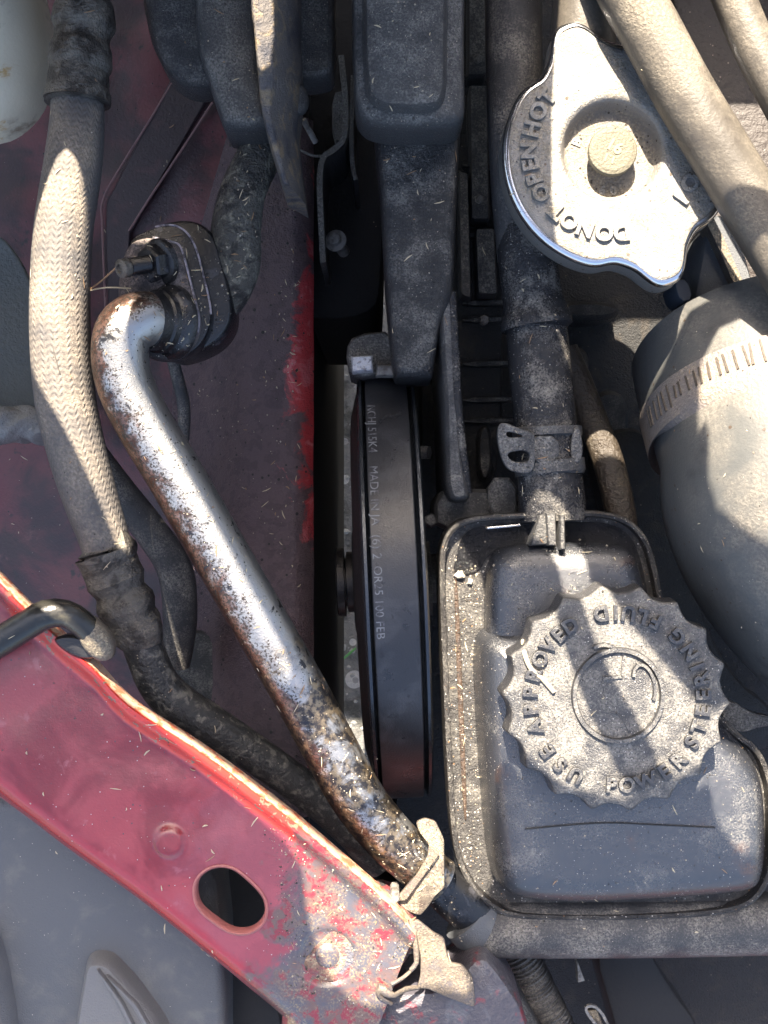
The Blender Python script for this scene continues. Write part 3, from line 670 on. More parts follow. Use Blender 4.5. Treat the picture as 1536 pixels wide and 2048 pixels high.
BODY = [(945, 1300), (956, 1262), (995, 1248), (1080, 1246), (1330, 1300), (1440, 1440), (1500, 1500), (1524, 1560), (1528, 1660), (1524, 1745), (1496, 1778), (1420, 1788), (1200, 1802), (1060, 1800), (1000, 1782), (975, 1735), (962, 1600), (950, 1430)]
stack('main_body', BODY, [(0, -95), (4, -60), (12, -20), (26, 14), (44, 32), (62, 39), (80, 41)], 'body_plastic', rs, zref=-60)
tube('moulding_seam', [(1050, 1658, 42, 1.6), (1200, 1646, 42, 1.6), (1320, 1650, 42, 1.6), (1430, 1655, 42, 1.6)], 'groove', rs, n=6)
stack('neck_fin', [(1078, 1030), (1092, 1028), (1108, 1090), (1060, 1092)], [(0, -90), (0, -20), (3, -15)], 'cast_grey', rs, sm=0)
stack('neck_fin', [(1092, 1026), (1112, 1026), (1114, 1092), (1096, 1092)], [(0, -90), (0, -2), (3, 2)], 'cast_grey', rs, sm=0)
stack('neck_fin', [(1120, 1030), (1130, 1030), (1132, 1100), (1120, 1100)], [(0, -90), (0, 2), (3, 6)], 'cast_grey', rs, sm=0)
tube('rim_clip', [(975, 1056, -70, 3), (1040, 1050, -70, 3)], 'steel_clean', rs, n=8)
lathe('filler_neck', PX(1233, 1397, 60), (0, 0, 1), [(-60, 190), (-10, 186), (20, 180)], 'body_plastic', rs, n=64)

cp = thing('reservoir_cap', 'round scalloped black fluid cap with raised lettering, dusted with grit', 'fluid cap', (1233, 1397, 60))
CZ = 118; cc = PX(1233, 1397, CZ); kc = kz(CZ)
def scal(th, d):
    # th from 'up' (+Y), going with the axis (+Z): angle = 90 + th
    a = th + math.pi / 2
    u = abs(math.cos(9 * (a - R(177.6)))); return 1
RR = 233 * kc
def caprf(th, d):
    a = th + math.pi / 2; u = abs(math.cos(9 * (a - R(177.6))))
    w = 1.0 if d > -75 else 1.0
    x = math.acos(min(1, u)) / (math.pi / 2); x = math.sqrt(x * x + .012); return 1 - .088 * (1 - (1 - min(1, x)) ** 2)
o = lathe('cap_shell', cc, (0, 0, 1), [(-62, RR + 4), (-50, RR + 3), (-12, RR), (-5, RR - 1.5), (-1, RR - 5), (0, RR - 10)], 'cap_plastic', cp, n=360, rf=caprf, up=(0, 1, 0), sharp=50)
def ringpt(ang, rad, z=0): return Vector((cc.x + rad * kc * math.cos(R(ang)), cc.y + rad * kc * math.sin(R(ang)), CZ + z))
ac = Acc()
def ringtext(ac, cen, kk, zt, items, rad, size, outward, ext=3.2, bev=.6, sx=1.0):
    for ch_, ang in items:
        Vg, Fg = glyph(ch_, size, ext, bev)
        a = R(ang); rot = a - math.pi / 2 if outward else a + math.pi / 2
        o_ = Vector((cen.x + rad * kk * math.cos(a), cen.y + rad * kk * math.sin(a)))
        out = []
        for (x, y, z) in Vg:
            x *= sx
            out.append((o_.x + x * math.cos(rot) - y * math.sin(rot), o_.y + x * math.sin(rot) + y * math.cos(rot), zt + z))
        ac.add(out, Fg)
OFFS = .9
ringtext(ac, cc, kc, CZ, list(zip('POWERSTEERINGFLUID', [-94, -83.5, -70.6, -57, -45, -30, -19, -8, 2.5, 13, 22, 33, 46, 63.4, 73, 82.5, 91, 100.7])), 174, 38, False, 8, 1, 1.0)
ringtext(ac, cc, kc, CZ, list(zip('USEAPPROVED', [-118.5, -131, -143, -161, 187, 175.5, 164, 152.5, 142, 132.5, 122.7])), 172, 38, True, 8, 1, 1.0)
ac.put('raised_lettering', 'cap_letter', cp, sharp=40)
# centre emblem: thin raised ring, shallow recess, crooked groove and curl
def ring(name, cen, z, r0, h, wd, mat, par, a0=0, a1=360, n=96, ex=1.0, rot=0):
    pts = []
    for i in range(n + 1):
        a = R(a0 + (a1 - a0) * i / n); x = r0 * math.cos(a) * ex; y = r0 * math.sin(a)
        c_, s_ = math.cos(R(rot)), math.sin(R(rot))
        pts.append(Vector((cen.x + x * c_ - y * s_, cen.y + x * s_ + y * c_, z)))
    V = []; F = []
    for i, p in enumerate(pts):
        t = (pts[min(i + 1, n)] - pts[max(i - 1, 0)]).normalized(); s = Vector((-t.y, t.x, 0)) * wd / 2
        V += [p - s, p - s * .6 + Vector((0, 0, h)), p + s * .6 + Vector((0, 0, h)), p + s]
    for i in range(n):
        for j in range(3): F.append((i * 4 + j, i * 4 + j + 1, (i + 1) * 4 + j + 1, (i + 1) * 4 + j))
    return link(name, V, [f[::-1] for f in F], mat, par)
ring('emblem_ring', cc + Vector((3, 6, 0)), CZ - .5, 91 * kc, 9, 12, 'cap_plastic', cp, ex=.97)
ring('emblem_curl', ringpt(28, 62), CZ - .5, 40 * kc, 8, 9, 'cap_plastic', cp, -60, 150, ex=.5, rot=14)
ring('emblem_curl', ringpt(110, 78), CZ - .5, 34 * kc, 8, 10, 'cap_plastic', cp, 40, 125)
A = Acc()
zp = [(-26, 39), (-23, -23), (8, -33), (25, -69)]
for a, b in zip(zp, zp[1:]): bar2(A, cc + Vector((a[0], a[1], -.5)), cc + Vector((b[0], b[1], -.5)), 3, 1.8)
bar2(A, cc + Vector((-26, 38, -.5)), cc + Vector((10, 42, -.5)), 7, 5)
bar2(A, cc + Vector((10, 42, -.5)), cc + Vector((14, 82, -.5)), 6, 5)
A.put('emblem_mark', 'cap_plastic', cp)

# ================================================================= RADIATOR CAP
rc = thing('pressure_cap', 'silver stamped steel radiator cap with two ears and a round brass rivet', 'radiator cap', (1238, 308, 60))
RZ = 98; rcen = PX(1238, 306, RZ); kr = kz(RZ)
ang0 = math.atan2(-(556 - 306), 1340 - 1238)   # ear direction
def rcr(a):
    """outline radius in photo pixels at angle a"""
    r = 228
    for e in (ang0, ang0 + math.pi):
        d = (a - e + math.pi) % (2 * math.pi) - math.pi
        r += 50 * math.exp(-(abs(d) / .19) ** 3) - 12 * math.exp(-((abs(d) - .42) / .13) ** 2)
    return r
prof = [(-72, 1.0, 4), (-66, 1.0, 6), (-24, 1.0, 3), (-10, 1.0, 1), (-3, 1, -5), (0, 1, -14), (-1, 1, -24), (0, 1, -34)]
V = []; F = []; n = 300
for (dz, s_, dr) in prof:
    for k in range(n):
        a = 2 * math.pi * k / n; r = (rcr(a) + dr) * kr; V.append((rcen.x + r * math.cos(a), rcen.y + r * math.sin(a), RZ + dz))
last = [(rcr(2 * math.pi * k / n) - 34) * kr for k in range(n)]
# crown: blends from the eared outline to a circle, then the round well around the rivet
well = PX(1225, 300, RZ)
for (t, dz) in ((.35, 1), (.7, 2), (1, 2.5)):
    for k in range(n):
        a = 2 * math.pi * k / n; p0 = Vector((rcen.x + last[k] * math.cos(a), rcen.y + last[k] * math.sin(a))); p1 = Vector((well.x + 112 * kr * math.cos(a), well.y + 112 * kr * math.sin(a)))
        q = p0.lerp(p1, t); V.append((q.x, q.y, RZ + dz))
for (r, dz) in ((106, 1), (100, -6), (95, -22), (89, -33), (80, -36), (40, -36)):
    for k in range(n):
        a = 2 * math.pi * k / n; V.append((well.x + r * kr * math.cos(a), well.y + r * kr * math.sin(a), RZ + dz))
m = len(prof) + 9
for i in range(m - 1):
    for k in range(n):
        l = (k + 1) % n; F.append((i * n + k, i * n + l, (i + 1) * n + l, (i + 1) * n + k))
F.append(tuple(range((m - 1) * n, m * n)))
ob = link('stamped_shell', V, F, 'steel', rc, sharp=60)
ob.data.materials.append(M('grimy_steel', (.2, .19, .175), .5, metal=.5, bump=[(14, 1.5), (36, 1)], dust=((.3, .26, .2), 2, .3, .6, True), speck=[((.06, .05, .04), 9, .25)]))
for i, p in enumerate(ob.data.polygons): p.material_index = 1 if i >= (len(prof) + 4) * 300 else 0
# polished rolled edge
V = []; F = []
for j in range(9):
    th = math.pi * (j / 8) * .62 - .35
    for k in range(n):
        a = 2 * math.pi * k / n; r = (rcr(a) - 8 + 13 * math.cos(th)) * kr; V.append((rcen.x + r * math.cos(a), rcen.y + r * math.sin(a), RZ - 12 + 13.5 * math.sin(th)))
for i in range(8):
    for k in range(n):
        l = (k + 1) % n; F.append((i * n + k, i * n + l, (i + 1) * n + l, (i + 1) * n + k))
link('rolled_edge', V, F, 'steel_clean', rc, sharp=60)
lathe('rivet', well + Vector((0, -2, 0)), (0, 0, 1), [(-40, 30), (-14, 34), (-12, 48 * kr), (0, 49 * kr), (3, 47 * kr), (4, 40 * kr)] + [(4 + .5 * (i % 2), (40 - i * 2.4) * kr) for i in range(1, 14)], 'brass', rc, n=72, sharp=30)
ac = Acc()
ringtext(ac, well, kr, RZ + 1.6, list(zip('DONOTOPENHOT', [-84, -96, -109.5, -121.5, -132, -149, -159.5, -169, 181, 166, 153, 141.5])) + [('O', -23.3), ('I', -36)], 166, 42, True, 4.5, 1.3)
ringtext(ac, well, kr, RZ - 36, [('B', 158), ('0', -83), ('9', -101), ('I', -70)], 70, 24, True, 2, .4)
ac.put('raised_lettering', 'steel', rc, sharp=40)
ac = Acc()
ringtext(ac, well + Vector((0, 0, 0)), kr, RZ + 4.4, [('16', 60)], 6, 32, True, 1.0, .3); ringtext(ac, well, kr, RZ + 4.4, [('1.1', -110)], 19, 20, True, .8, .2)
ac.put('stamped_number', M('brass_dark', (.2, .16, .09), .6), rc)
nk = thing('filler_pipe', 'pale dusty pipe entering from the top behind the radiator cap', 'pipe', (1170, 40, 0))
tube('pipe_barrel', [(1185, -260, 20, 66), (1178, -60, 30, 64), (1166, 60, 30, 64), (1180, 180, 10, 64)], 'tan_sleeve', nk, n=40)
lathe('cap_seat', PX(1245, 315, 0), (0, 0, 1), [(-260, 165), (0, 165), (20, 180), (40, 180)], 'steel', nk, n=64)

# ================================================================= SLEEVED HOSES, TOP RIGHT
o = tube('diagonal_coolant_hose', [(1180, -230, 152, 60), (1240, -50, 152, 60), (1300, 60, 152, 60), (1370, 190, 152, 60), (1440, 305, 152, 60), (1530, 455, 152, 60), (1640, 640, 165, 60)], 'tan_sleeve', None, n=48)
solo(o, 'thick tan-grey hose slanting across the radiator cap', 'hose')
o = tube('corner_coolant_hose', [(1390, -230, 150, 40), (1450, -50, 150, 41), (1500, 75, 150, 41), (1545, 165, 150, 41), (1640, 340, 140, 42)], 'tan_sleeve', None, n=40)
solo(o, 'thinner olive-grey hose slanting through the top right corner', 'hose')
rnd('upper_tank', [(1300, -200), (1700, -200), (1700, 560), (1500, 640), (1420, 470), (1390, 200)], -260, 200, M('brown_black', (.035, .028, .025), .55, bump=[(8, 4)], speck=[((.25, .2, .16), 6, .12)]), 'brown-black dirty surface deep behind the two top right hoses', 'engine part', 20)
fs = thing('fan_shroud_corner', 'dark plastic plate with a sunlit dusty ridge below the radiator cap ear', 'plastic plate', (1450, 540, -100))
stack('plate', [(1380, 640), (1398, 540), (1420, 430), (1470, 430), (1520, 620), (1500, 660), (1420, 700)], [(0, -260), (0, -96), (4, -90)], 'grey_panel', fs, sm=1)
strip('ridge', [(1412, 425), (1440, 480), (1468, 545), (1500, 615)], 18, -55, 60, 'sheet_brown', fs)
stack('tab', [(1345, 560), (1375, 555), (1388, 600), (1360, 606)], [(0, -140), (0, -44), (3, -40)], M('blue_black', (.018, .023, .032), .4), fs, sm=1)

# ================================================================= BIG INTAKE HOSE
ih = thing('intake_hose', 'very large grey-green rubber hose bending down the right edge', 'intake hose', (1500, 900, -300))
tube('hose_elbow', [(1512, 692, -200, 236), (1529, 762, -160, 240), (1552, 840, -115, 244), (1572, 900, -70, 248), (1592, 1000, -60, 262), (1650, 1110, -70, 262), (1740, 1210, -100, 256), (1880, 1300, -130, 250)], 'intake_rubber', ih, n=120, step=14)
tube('hose_end_collar', [(1510, 688, -202, 225), (1510, 689, -202, 242), (1512, 696, -198, 247), (1526, 752, -166, 250), (1540, 800, -138, 252), (1541, 802, -138, 240)], 'intake_rubber', ih, n=120, step=10, straight=True, caps=False)
hc = thing('worm_clamp', 'wide dull clamp band with slotted teeth round the big intake hose', 'hose clamp', (1560, 800, -180))
bandp = [(1540, 796, -140, 240), (1540, 797, -140, 259), (1560, 868, -102, 261), (1560, 869, -102, 240)]
tube('clamp_band', bandp, M('clamp_steel', (.17, .15, .135), .5, metal=.2, bump=[(12, 2)], dust=((.33, .27, .2), 1.5, .35, .65, True), speck=[((.05, .03, .02), 6, .14)]), hc, n=140, step=10, straight=True, caps=False)
# slots across the band
c0 = PX(1540, 797, -140); c1 = PX(1560, 868, -102); t = (c1 - c0).normalized()
up = Vector((0, 0, 1)); a_ = (up - t * up.dot(t)).normalized(); b_ = t.cross(a_)
mid = c0.lerp(c1, .5); rb = 261 * kz(-121)
for i in range(19):
    th = R(15 + i * 3.7 + (i % 3) * .5)
    sg = -1 if (b_.x > 0) else 1
    rad_ = (a_ * math.cos(th) + b_ * sg * math.sin(th)); tan_ = (-a_ * math.sin(th) + b_ * sg * math.cos(th))
    L = 17 + (i * 11) % 12; A = Acc()
    p0 = mid + rad_ * (rb - 1.5) - t * L; p1 = mid + rad_ * (rb - 1.5) + t * (L - 6) + tan_ * random.uniform(-3, 3)
    bar2(A, p0, p1, 4.4, 3.2, rad_); A.put('slot', 'slot_dark', hc)

# ================================================================= AC HOSE, LEFT
ac_ = thing('air_conditioning_hose', 'braided rubber hose with crimped metal ends down the left side', 'hose', (150, 650, 0))
tube('braided_hose', [(152, 160, 10, 50), (155, 230, 12, 53), (146, 330, 20, 57), (128, 450, 30, 58), (121, 560, 36, 59), (121, 680, 38, 60), (131, 800, 34, 60), (153, 900, 26, 58), (182, 1000, 12, 54), (206, 1070, 0, 50), (222, 1130, -10, 48)], 'braided_rubber', ac_, n=64, step=6)
def crimp(s, a): return 1 + .012 * math.sin(a * 6 + s * .05)
tube('crimp_ferrule', [(172, -200, 20, 50), (168, -10, 20, 50), (168, 20, 20, 60), (167, 50, 20, 63), (165, 66, 20, 55), (163, 84, 20, 55), (162, 100, 20, 62), (160, 128, 20, 64), (158, 142, 20, 58), (157, 156, 20, 60), (156, 178, 20, 60), (156, 186, 20, 64), (155, 202, 18, 66), (155, 206, 18, 65), (155, 200, 18, 54)], 'crimp', ac_, n=64, step=5, rf=crimp, jit=.5, straight=True)
tube('crimp_ferrule', [(212, 1108, -2, 49), (210, 1100, -2, 63), (213, 1108, -3, 63), (217, 1122, -6, 57), (226, 1145, -12, 57), (232, 1160, -15, 60), (241, 1182, -18, 50), (249, 1202, -22, 59), (255, 1216, -25, 58), (262, 1232, -28, 50), (268, 1246, -33, 54), (277, 1268, -37, 51), (283, 1283, -41, 44), (284, 1288, -42, 41)], 'crimp', ac_, n=64, step=4, rf=crimp, jit=.5, straight=True)
tube('metal_pipe', [(282, 1280, -42, 40), (296, 1320, -55, 40), (318, 1368, -72, 41), (356, 1408, -90, 42), (430, 1455, -118, 40), (520, 1515, -150, 37), (610, 1580, -185, 36), (700, 1660, -220, 34), (760, 1730, -250, 32)], M('pipe_black', (.035, .034, .032), .42, bump=[(10, 2.5)], mott=[((.14, .13, .11), 4, .5, .62)], speck=[((.35, .3, .22), 8, .12)]), ac_, n=36)

# ================================================================= SILVER TUBE + FLANGE BLOCK
st = thing('silver_coolant_tube', 'bare metal tube, silver above and rusty along its lower left, running diagonally', 'metal tube', (450, 1100, 0))
tube('tube_body', [(352, 655, 0, 50), (322, 645, 40, 54), (280, 640, 78, 56), (248, 662, 88, 57), (240, 712, 86, 57), (252, 772, 80, 57), (290, 850, 72, 57), (350, 950, 64, 57), (436, 1100, 54, 57), (520, 1245, 44, 56), (603, 1390, 34, 56), (662, 1500, 26, 55), (712, 1590, 18, 54), (770, 1665, 8, 52), (838, 1730, -4, 49), (880, 1762, -14, 46)], 'alu_tube', st, n=72, step=8, jit=.25)
fb = thing('flange_block', 'glossy black two-lobed flange block joining the silver tube, stud on top', 'pipe flange', (350, 600, -60))
REAR = [(300, 455), (330, 443), (378, 437), (417, 454), (437, 489), (444, 524), (455, 560), (465, 610), (461, 648), (437, 682), (395, 706), (340, 720), (300, 690), (290, 560)]
stack('rear_half', REAR, [(0, -160), (0, -50), (4, -42), (7, -40)], 'black_gloss', fb, zref=-40)
MID = [(258, 476), (299, 458), (330, 449), (357, 452), (380, 470), (395, 503), (405, 545), (417, 590), (424, 635), (414, 672), (391, 702), (348, 722), (290, 712), (250, 660), (240, 560)]
stack('middle_plate', MID, [(0, -44), (0, -6), (2, -1), (4, 0)], 'black_gloss', fb, zref=-2)
FRONT = [(256, 484), (300, 472), (345, 484), (360, 488), (370, 520), (380, 560), (391, 605), (400, 638), (396, 668), (380, 698), (352, 717), (318, 722), (284, 708), (250, 662), (234, 612), (238, 540)]
stack('front_plate', FRONT, [(0, -6), (0, 22), (3, 29), (6, 31)], M('front_plate', (.035, .03, .032), .45, bump=[(16, 1.6), (36, 1.2)], dust=((.2, .165, .15), 2, .3, .65, False), speck=[((.3, .24, .18), 7, .12)]), fb, zref=28)
for nm, ol, zz in (('edge_highlight', FRONT, 29.5), ('edge_highlight', MID, -1)):
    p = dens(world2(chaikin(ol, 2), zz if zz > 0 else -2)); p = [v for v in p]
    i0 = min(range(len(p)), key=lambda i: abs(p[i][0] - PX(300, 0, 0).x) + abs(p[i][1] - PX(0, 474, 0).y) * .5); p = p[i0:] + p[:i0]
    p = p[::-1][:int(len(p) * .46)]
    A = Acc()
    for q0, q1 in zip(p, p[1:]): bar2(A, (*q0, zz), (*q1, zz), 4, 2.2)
    A.put(nm, M('edge_highlight', (.3, .27, .3), .6, bump=[(14, 2)], mott=[((.07, .06, .07), 6, .48, .6)]), fb)  # pale strips paint the light caught along the plate edges
sa = (PX(250, 536, 92) - PX(322, 524, 30)).normalized(); sb = PX(322, 524, 30)
lathe('washer', sb, sa, [(-6, 46), (6, 46), (9, 42)], 'black_gloss', fb, n=40)
lathe('nut', sb, sa, [(6, 37), (30, 37), (34, 32)], 'black_gloss', fb, n=6)
lathe('stud', sb, sa, [(30 + i * 2.2, 16 + 1.6 * (i % 2)) for i in range(24)], 'black_gloss', fb, n=24)
lathe('stud_tip', sb, sa, [(82, 18), (98, 18), (101, 13), (101, 9), (97, 8)], 'crimp', fb, n=24)
bb = PX(340, 645, 20); ba = (PX(280, 640, 78) - bb).normalized()
lathe('tube_boss', bb, ba, [(-8, 74), (10, 74), (18, 68), (22, 63), (34, 62), (38, 58), (60, 57), (62, 52)], 'black_gloss', fb, n=56)

# lower end: black joint and long black pipe
lj = thing('lower_coolant_pipe', 'thick black pipe running along the bottom under the reservoir', 'pipe', (1200, 1850, -150))
tube('joint', [(868, 1750, -60, 44), (900, 1785, -72, 46), (935, 1815, -84, 47), (962, 1838, -94, 46)], 'black_gloss', lj, n=48)
tube('joint_lip', [(934, 1826, -98, 46), (936, 1828, -98, 60), (950, 1842, -100, 62), (966, 1850, -102, 60)], 'grey_panel', lj, n=48, straight=True)
tube('pipe_barrel', [(950, 1846, -106, 58), (985, 1852, -108, 60), (1100, 1852, -110, 61), (1300, 1851, -110, 61), (1536, 1846, -110, 61), (1800, 1840, -110, 61)], 'rubber', lj, n=56)

# ================================================================= RED BRACKET, LOWER LEFT
rb_ = thing('red_body_bracket', 'faded red painted steel bracket with an oblong hole, lower left', 'car body panel', (400, 1650, 0))
UP = spline([(-160, 990, 0), (0, 1148, 0), (60, 1208, 0), (120, 1262, 0), (190, 1322, 0), (262, 1398, 0), (400, 1488, 0), (500, 1560, 0), (600, 1638, 0), (690, 1715, 0), (770, 1786, 0), (832, 1856, 0)], 10)
LO = spline([(-160, 1530, 0), (0, 1640, 0), (100, 1716, 0), (250, 1822, 0), (340, 1892, 0), (430, 1966, 0), (520, 2040, 0), (560, 2075, 0), (700, 2200, 0)], 10)
def samp(c, t):
    d = [0]
    for i in range(1, len(c)): d.append(d[-1] + math.dist(c[i], c[i - 1]))
    L = t * d[-1]
    for i in range(1, len(c)):
        if d[i] >= L:
            f = (L - d[i - 1]) / max(1e-9, d[i] - d[i - 1]); return (c[i - 1][0] + (c[i][0] - c[i - 1][0]) * f, c[i - 1][1] + (c[i][1] - c[i - 1][1]) * f)
    return c[-1][:2]
PRF = [(0, 70), (.0, 80), (.002, 100), (.008, 114), (.018, 121), (.045, 120), (.07, 112), (.1, 98), (.125, 92), (.15, 90), (.2, 90), (.3, 91), (.45, 92), (.6, 92), (.75, 90), (.82, 87), (.86, 82), (.90, 72), (.94, 52), (.97, 28), (.99, 0), (1.0, -50), (1.0, -110)]
def prf(t):
    for i in range(1, len(PRF)):
        if PRF[i][0] >= t:
            a, b = PRF[i - 1], PRF[i]; f = (t - a[0]) / max(1e-9, b[0] - a[0]); return a[1] + (b[1] - a[1]) * f
    return PRF[-1][1]
NT = [p[0] for p in PRF]; TT = []
for i in range(len(NT)): 
    TT.append((NT[i], PRF[i][1]))
    if i + 1 < len(NT) and NT[i + 1] - NT[i] > .02:
        for k in range(1, int((NT[i + 1] - NT[i]) / .012)): 
            f = k / int((NT[i + 1] - NT[i]) / .012); TT.append((NT[i] + (NT[i + 1] - NT[i]) * f, PRF[i][1] + (PRF[i + 1][1] - PRF[i][1]) * f))
NS = 220
V = []; inside = []
HOLE = chaikin([(387, 1776), (398, 1749), (425, 1731), (462, 1731), (492, 1752), (527, 1787), (536, 1818), (526, 1848), (500, 1866), (465, 1866), (433, 1847), (394, 1815)], 2)
hc_ = (sum(p[0] for p in HOLE) / len(HOLE), sum(p[1] for p in HOLE) / len(HOLE))
def hole_r(a):
    best = None
    for i in range(len(HOLE)):
        p, q = HOLE[i], HOLE[(i + 1) % len(HOLE)]
        px_, py_ = p[0] - hc_[0], p[1] - hc_[1]; qx, qy = q[0] - hc_[0], q[1] - hc_[1]; dx, dy = math.cos(a), math.sin(a)
        den = dx * (qy - py_) - dy * (qx - px_)
        if abs(den) < 1e-9: continue
        t_ = (px_ * (qy - py_) - py_ * (qx - px_)) / den; s_ = (px_ * dy - py_ * dx) / den
        if t_ > 0 and -1e-6 <= s_ <= 1 + 1e-6: best = t_ if best is None else min(best, t_)
    return best or 1
mapz = {}
for i in range(NS + 1):
    a = samp(UP, i / NS); b = samp(LO, i / NS)
    for j, (t_, z) in enumerate(TT):
        x = a[0] + (b[0] - a[0]) * t_; y = a[1] + (b[1] - a[1]) * t_
        dd = math.hypot(x - 340, y - 1683)
        if dd < 34 and z > 80: z += 9 * max(0, min(1, (34 - dd) / 9))
        dd = math.hypot(x - 655, y - 1915)
        if dd < 60 and z > 60: z -= 10 * max(0, min(1, (60 - dd) / 12)); z += 8 * max(0, min(1, (26 - dd) / 8))
        z += 3.5 * nz(x, y, .012)
        # push grid points that fall inside the hole out to its rim, flag faces within
        hx, hy = x - hc_[0], y - hc_[1]; ins = False; r_ = math.hypot(hx, hy)
        if r_ < 110:
            hr = hole_r(math.atan2(hy, hx))
            if r_ < hr: ins = True
            if ins and r_ > hr - 7: x = hc_[0] + hx / r_ * hr; y = hc_[1] + hy / r_ * hr; ins = False
            elif ins: pass
            else:
                if r_ < hr + 3: x = hc_[0] + hx / r_ * hr; y = hc_[1] + hy / r_ * hr
        v = PX(x, y, 90); V.append((v.x, v.y, z)); inside.append(ins)
m = len(TT); F = []; matx = []
for i in range(NS):
    for j in range(m - 1):
        f = (i * m + j, i * m + j + 1, (i + 1) * m + j + 1, (i + 1) * m + j)
        if any(inside[q] for q in f): continue
        F.append(f)
def bracketcol(N, Lk, tc, noise, ramp, math_, mix, c):
    uv = N.new('ShaderNodeUVMap'); sp = N.new('ShaderNodeSeparateXYZ'); Lk(uv.outputs[0], sp.inputs[0])
    u, t = sp.outputs[0], sp.outputs[1]
    n1 = noise(1.6, 6, .4, seed=3); n2 = noise(5, 7, .3, seed=5); n3 = noise(.55, 4, .6, seed=7)
    ne = lambda n, a: math_('MULTIPLY', math_('SUBTRACT', n, .5), a)
    c = mix(ramp(n3, .42, .58), (.27, .03, .036), (.17, .006, .01))          # faded pink against deeper red
    c = mix(math_('MULTIPLY', ramp(n1, .6, .7), .5), c, (.36, .11, .12))
    c = mix(math_('MULTIPLY', ramp(math_('ADD', u, ne(n1, .3)), .5, .66), .55), c, (.24, .06, .08))   # lavender bloom round the hole
    lo = math_('MULTIPLY', ramp(math_('ADD', t, ne(n1, .05)), .80, .85), math_('SUBTRACT', 1, ramp(math_('ADD', t, ne(n2, .03)), .935, .95)))
    c = mix(lo, c, (.3, .012, .018))
    up = math_('MULTIPLY', math_('SUBTRACT', 1, ramp(math_('ADD', t, ne(n1, .05)), .11, .135)), ramp(u, .18, .21))
    c = mix(up, c, (.55, .035, .02))  # brighter red band: sunlight on the upper flange put into the colour
    c = mix(math_('MULTIPLY', up, ramp(n2, .58, .62)), c, (.2, .13, .08))
    ru = ramp(math_('ADD', math_('ADD', u, ne(n1, .35)), math_('MULTIPLY', t, .02)), .74, .8)
    slate = mix(ramp(n1, .4, .6), (.06, .06, .072), (.1, .06, .05))
    slate = mix(ramp(n1, .5, .56), slate, mix(ramp(n2, .45, .55), slate, (.17, .018, .026)))
    slate = mix(math_('MULTIPLY', ramp(noise(24, 5, 0, seed=15), .47, .6), math_('MULTIPLY', ramp(u, .74, .86), ramp(noise(2.2, 5, 0, seed=25), .36, .6))), slate, (.17, .13, .085))
    c = mix(ru, c, slate)
    edge = math_('SUBTRACT', 1, ramp(math_('ADD', t, ne(n2, .014)), .008, .015))
    return mix(edge, c, mix(ramp(n2, .45, .6), (.52, .36, .25), (.5, .15, .08)))  # cream line paints the sunlit upper edge
MAT['bracket_paint'] = M('bracket_paint', (.3, .03, .04), .24, bump=[(2.2, 1.2), (24, .3)], coat=.7, extra=bracketcol, speck=[((.45, .4, .38), 7, .09), ((.03, .03, .035), 6, .1)])
fu = []
for f in F: fu.append([(q // m / NS, TT[q % m][0]) for q in f])
ob = link('bracket_sheet', V, F, 'bracket_paint', rb_, sharp=60, uvs={'f': fu})
# hole wall (sheet thickness), bright lower rim
V = []; F = []; hw = [PX(x, y, 90) for x, y in HOLE]; n = len(hw)
for (g_, z) in ((-3.5, 95), (0, 97), (3.5, 94), (4.5, 70)):
    for i, p in enumerate(hw):
        c = PX(*hc_, 90); d = (p - c).normalized(); V.append((p.x - d.x * g_, p.y - d.y * g_, z))
for l in range(3):
    for i in range(n):
        j = (i + 1) % n; F.append((l * n + i, l * n + j, (l + 1) * n + j, (l + 1) * n + i))
link('hole_edge', V, F, M('hole_edge', (.3, .1, .09), .45, bump=[(12, 1)]), rb_, sharp=60)
# bracket closing side at its right end
stack('end_fold', [(690, 1990), (745, 1985), (800, 1955), (834, 1900), (838, 1850), (760, 1790), (620, 1860), (560, 1980), (560, 2200), (720, 2200), (735, 2060)], [(0, -60), (0, 40), (6, 70), (20, 84)], 'red_rusty', rb_, zref=80)

# hood rod hook
hk = thing('hood_prop_rod', 'bent black rod with a dusty rubber foot resting on the red bracket edge', 'rod', (100, 1240, 130))
tube('rod', [(-200, 1400, 150, 32), (-60, 1316, 155, 32), (0, 1283, 160, 31), (50, 1252, 164, 30), (92, 1229, 166, 30), (130, 1227, 160, 28), (162, 1245, 150, 27), (190, 1274, 138, 25)], M('rod_black', (.02, .019, .016), .25, bump=[(10, .5)], mott=[((.06, .055, .04), 1.6, .55, .7)]), hk, n=40)
tube('rubber_foot', [(170, 1246, 142, 24), (190, 1272, 138, 31), (205, 1296, 130, 29), (210, 1314, 124, 18)], 'sheet_brown', hk, n=32, jit=.8)
stack('rod_clip', [(100, 1275), (150, 1268), (190, 1290), (200, 1318), (160, 1322), (120, 1300)], [(0, 70), (0, 122), (5, 130)], 'black_gloss', hk)

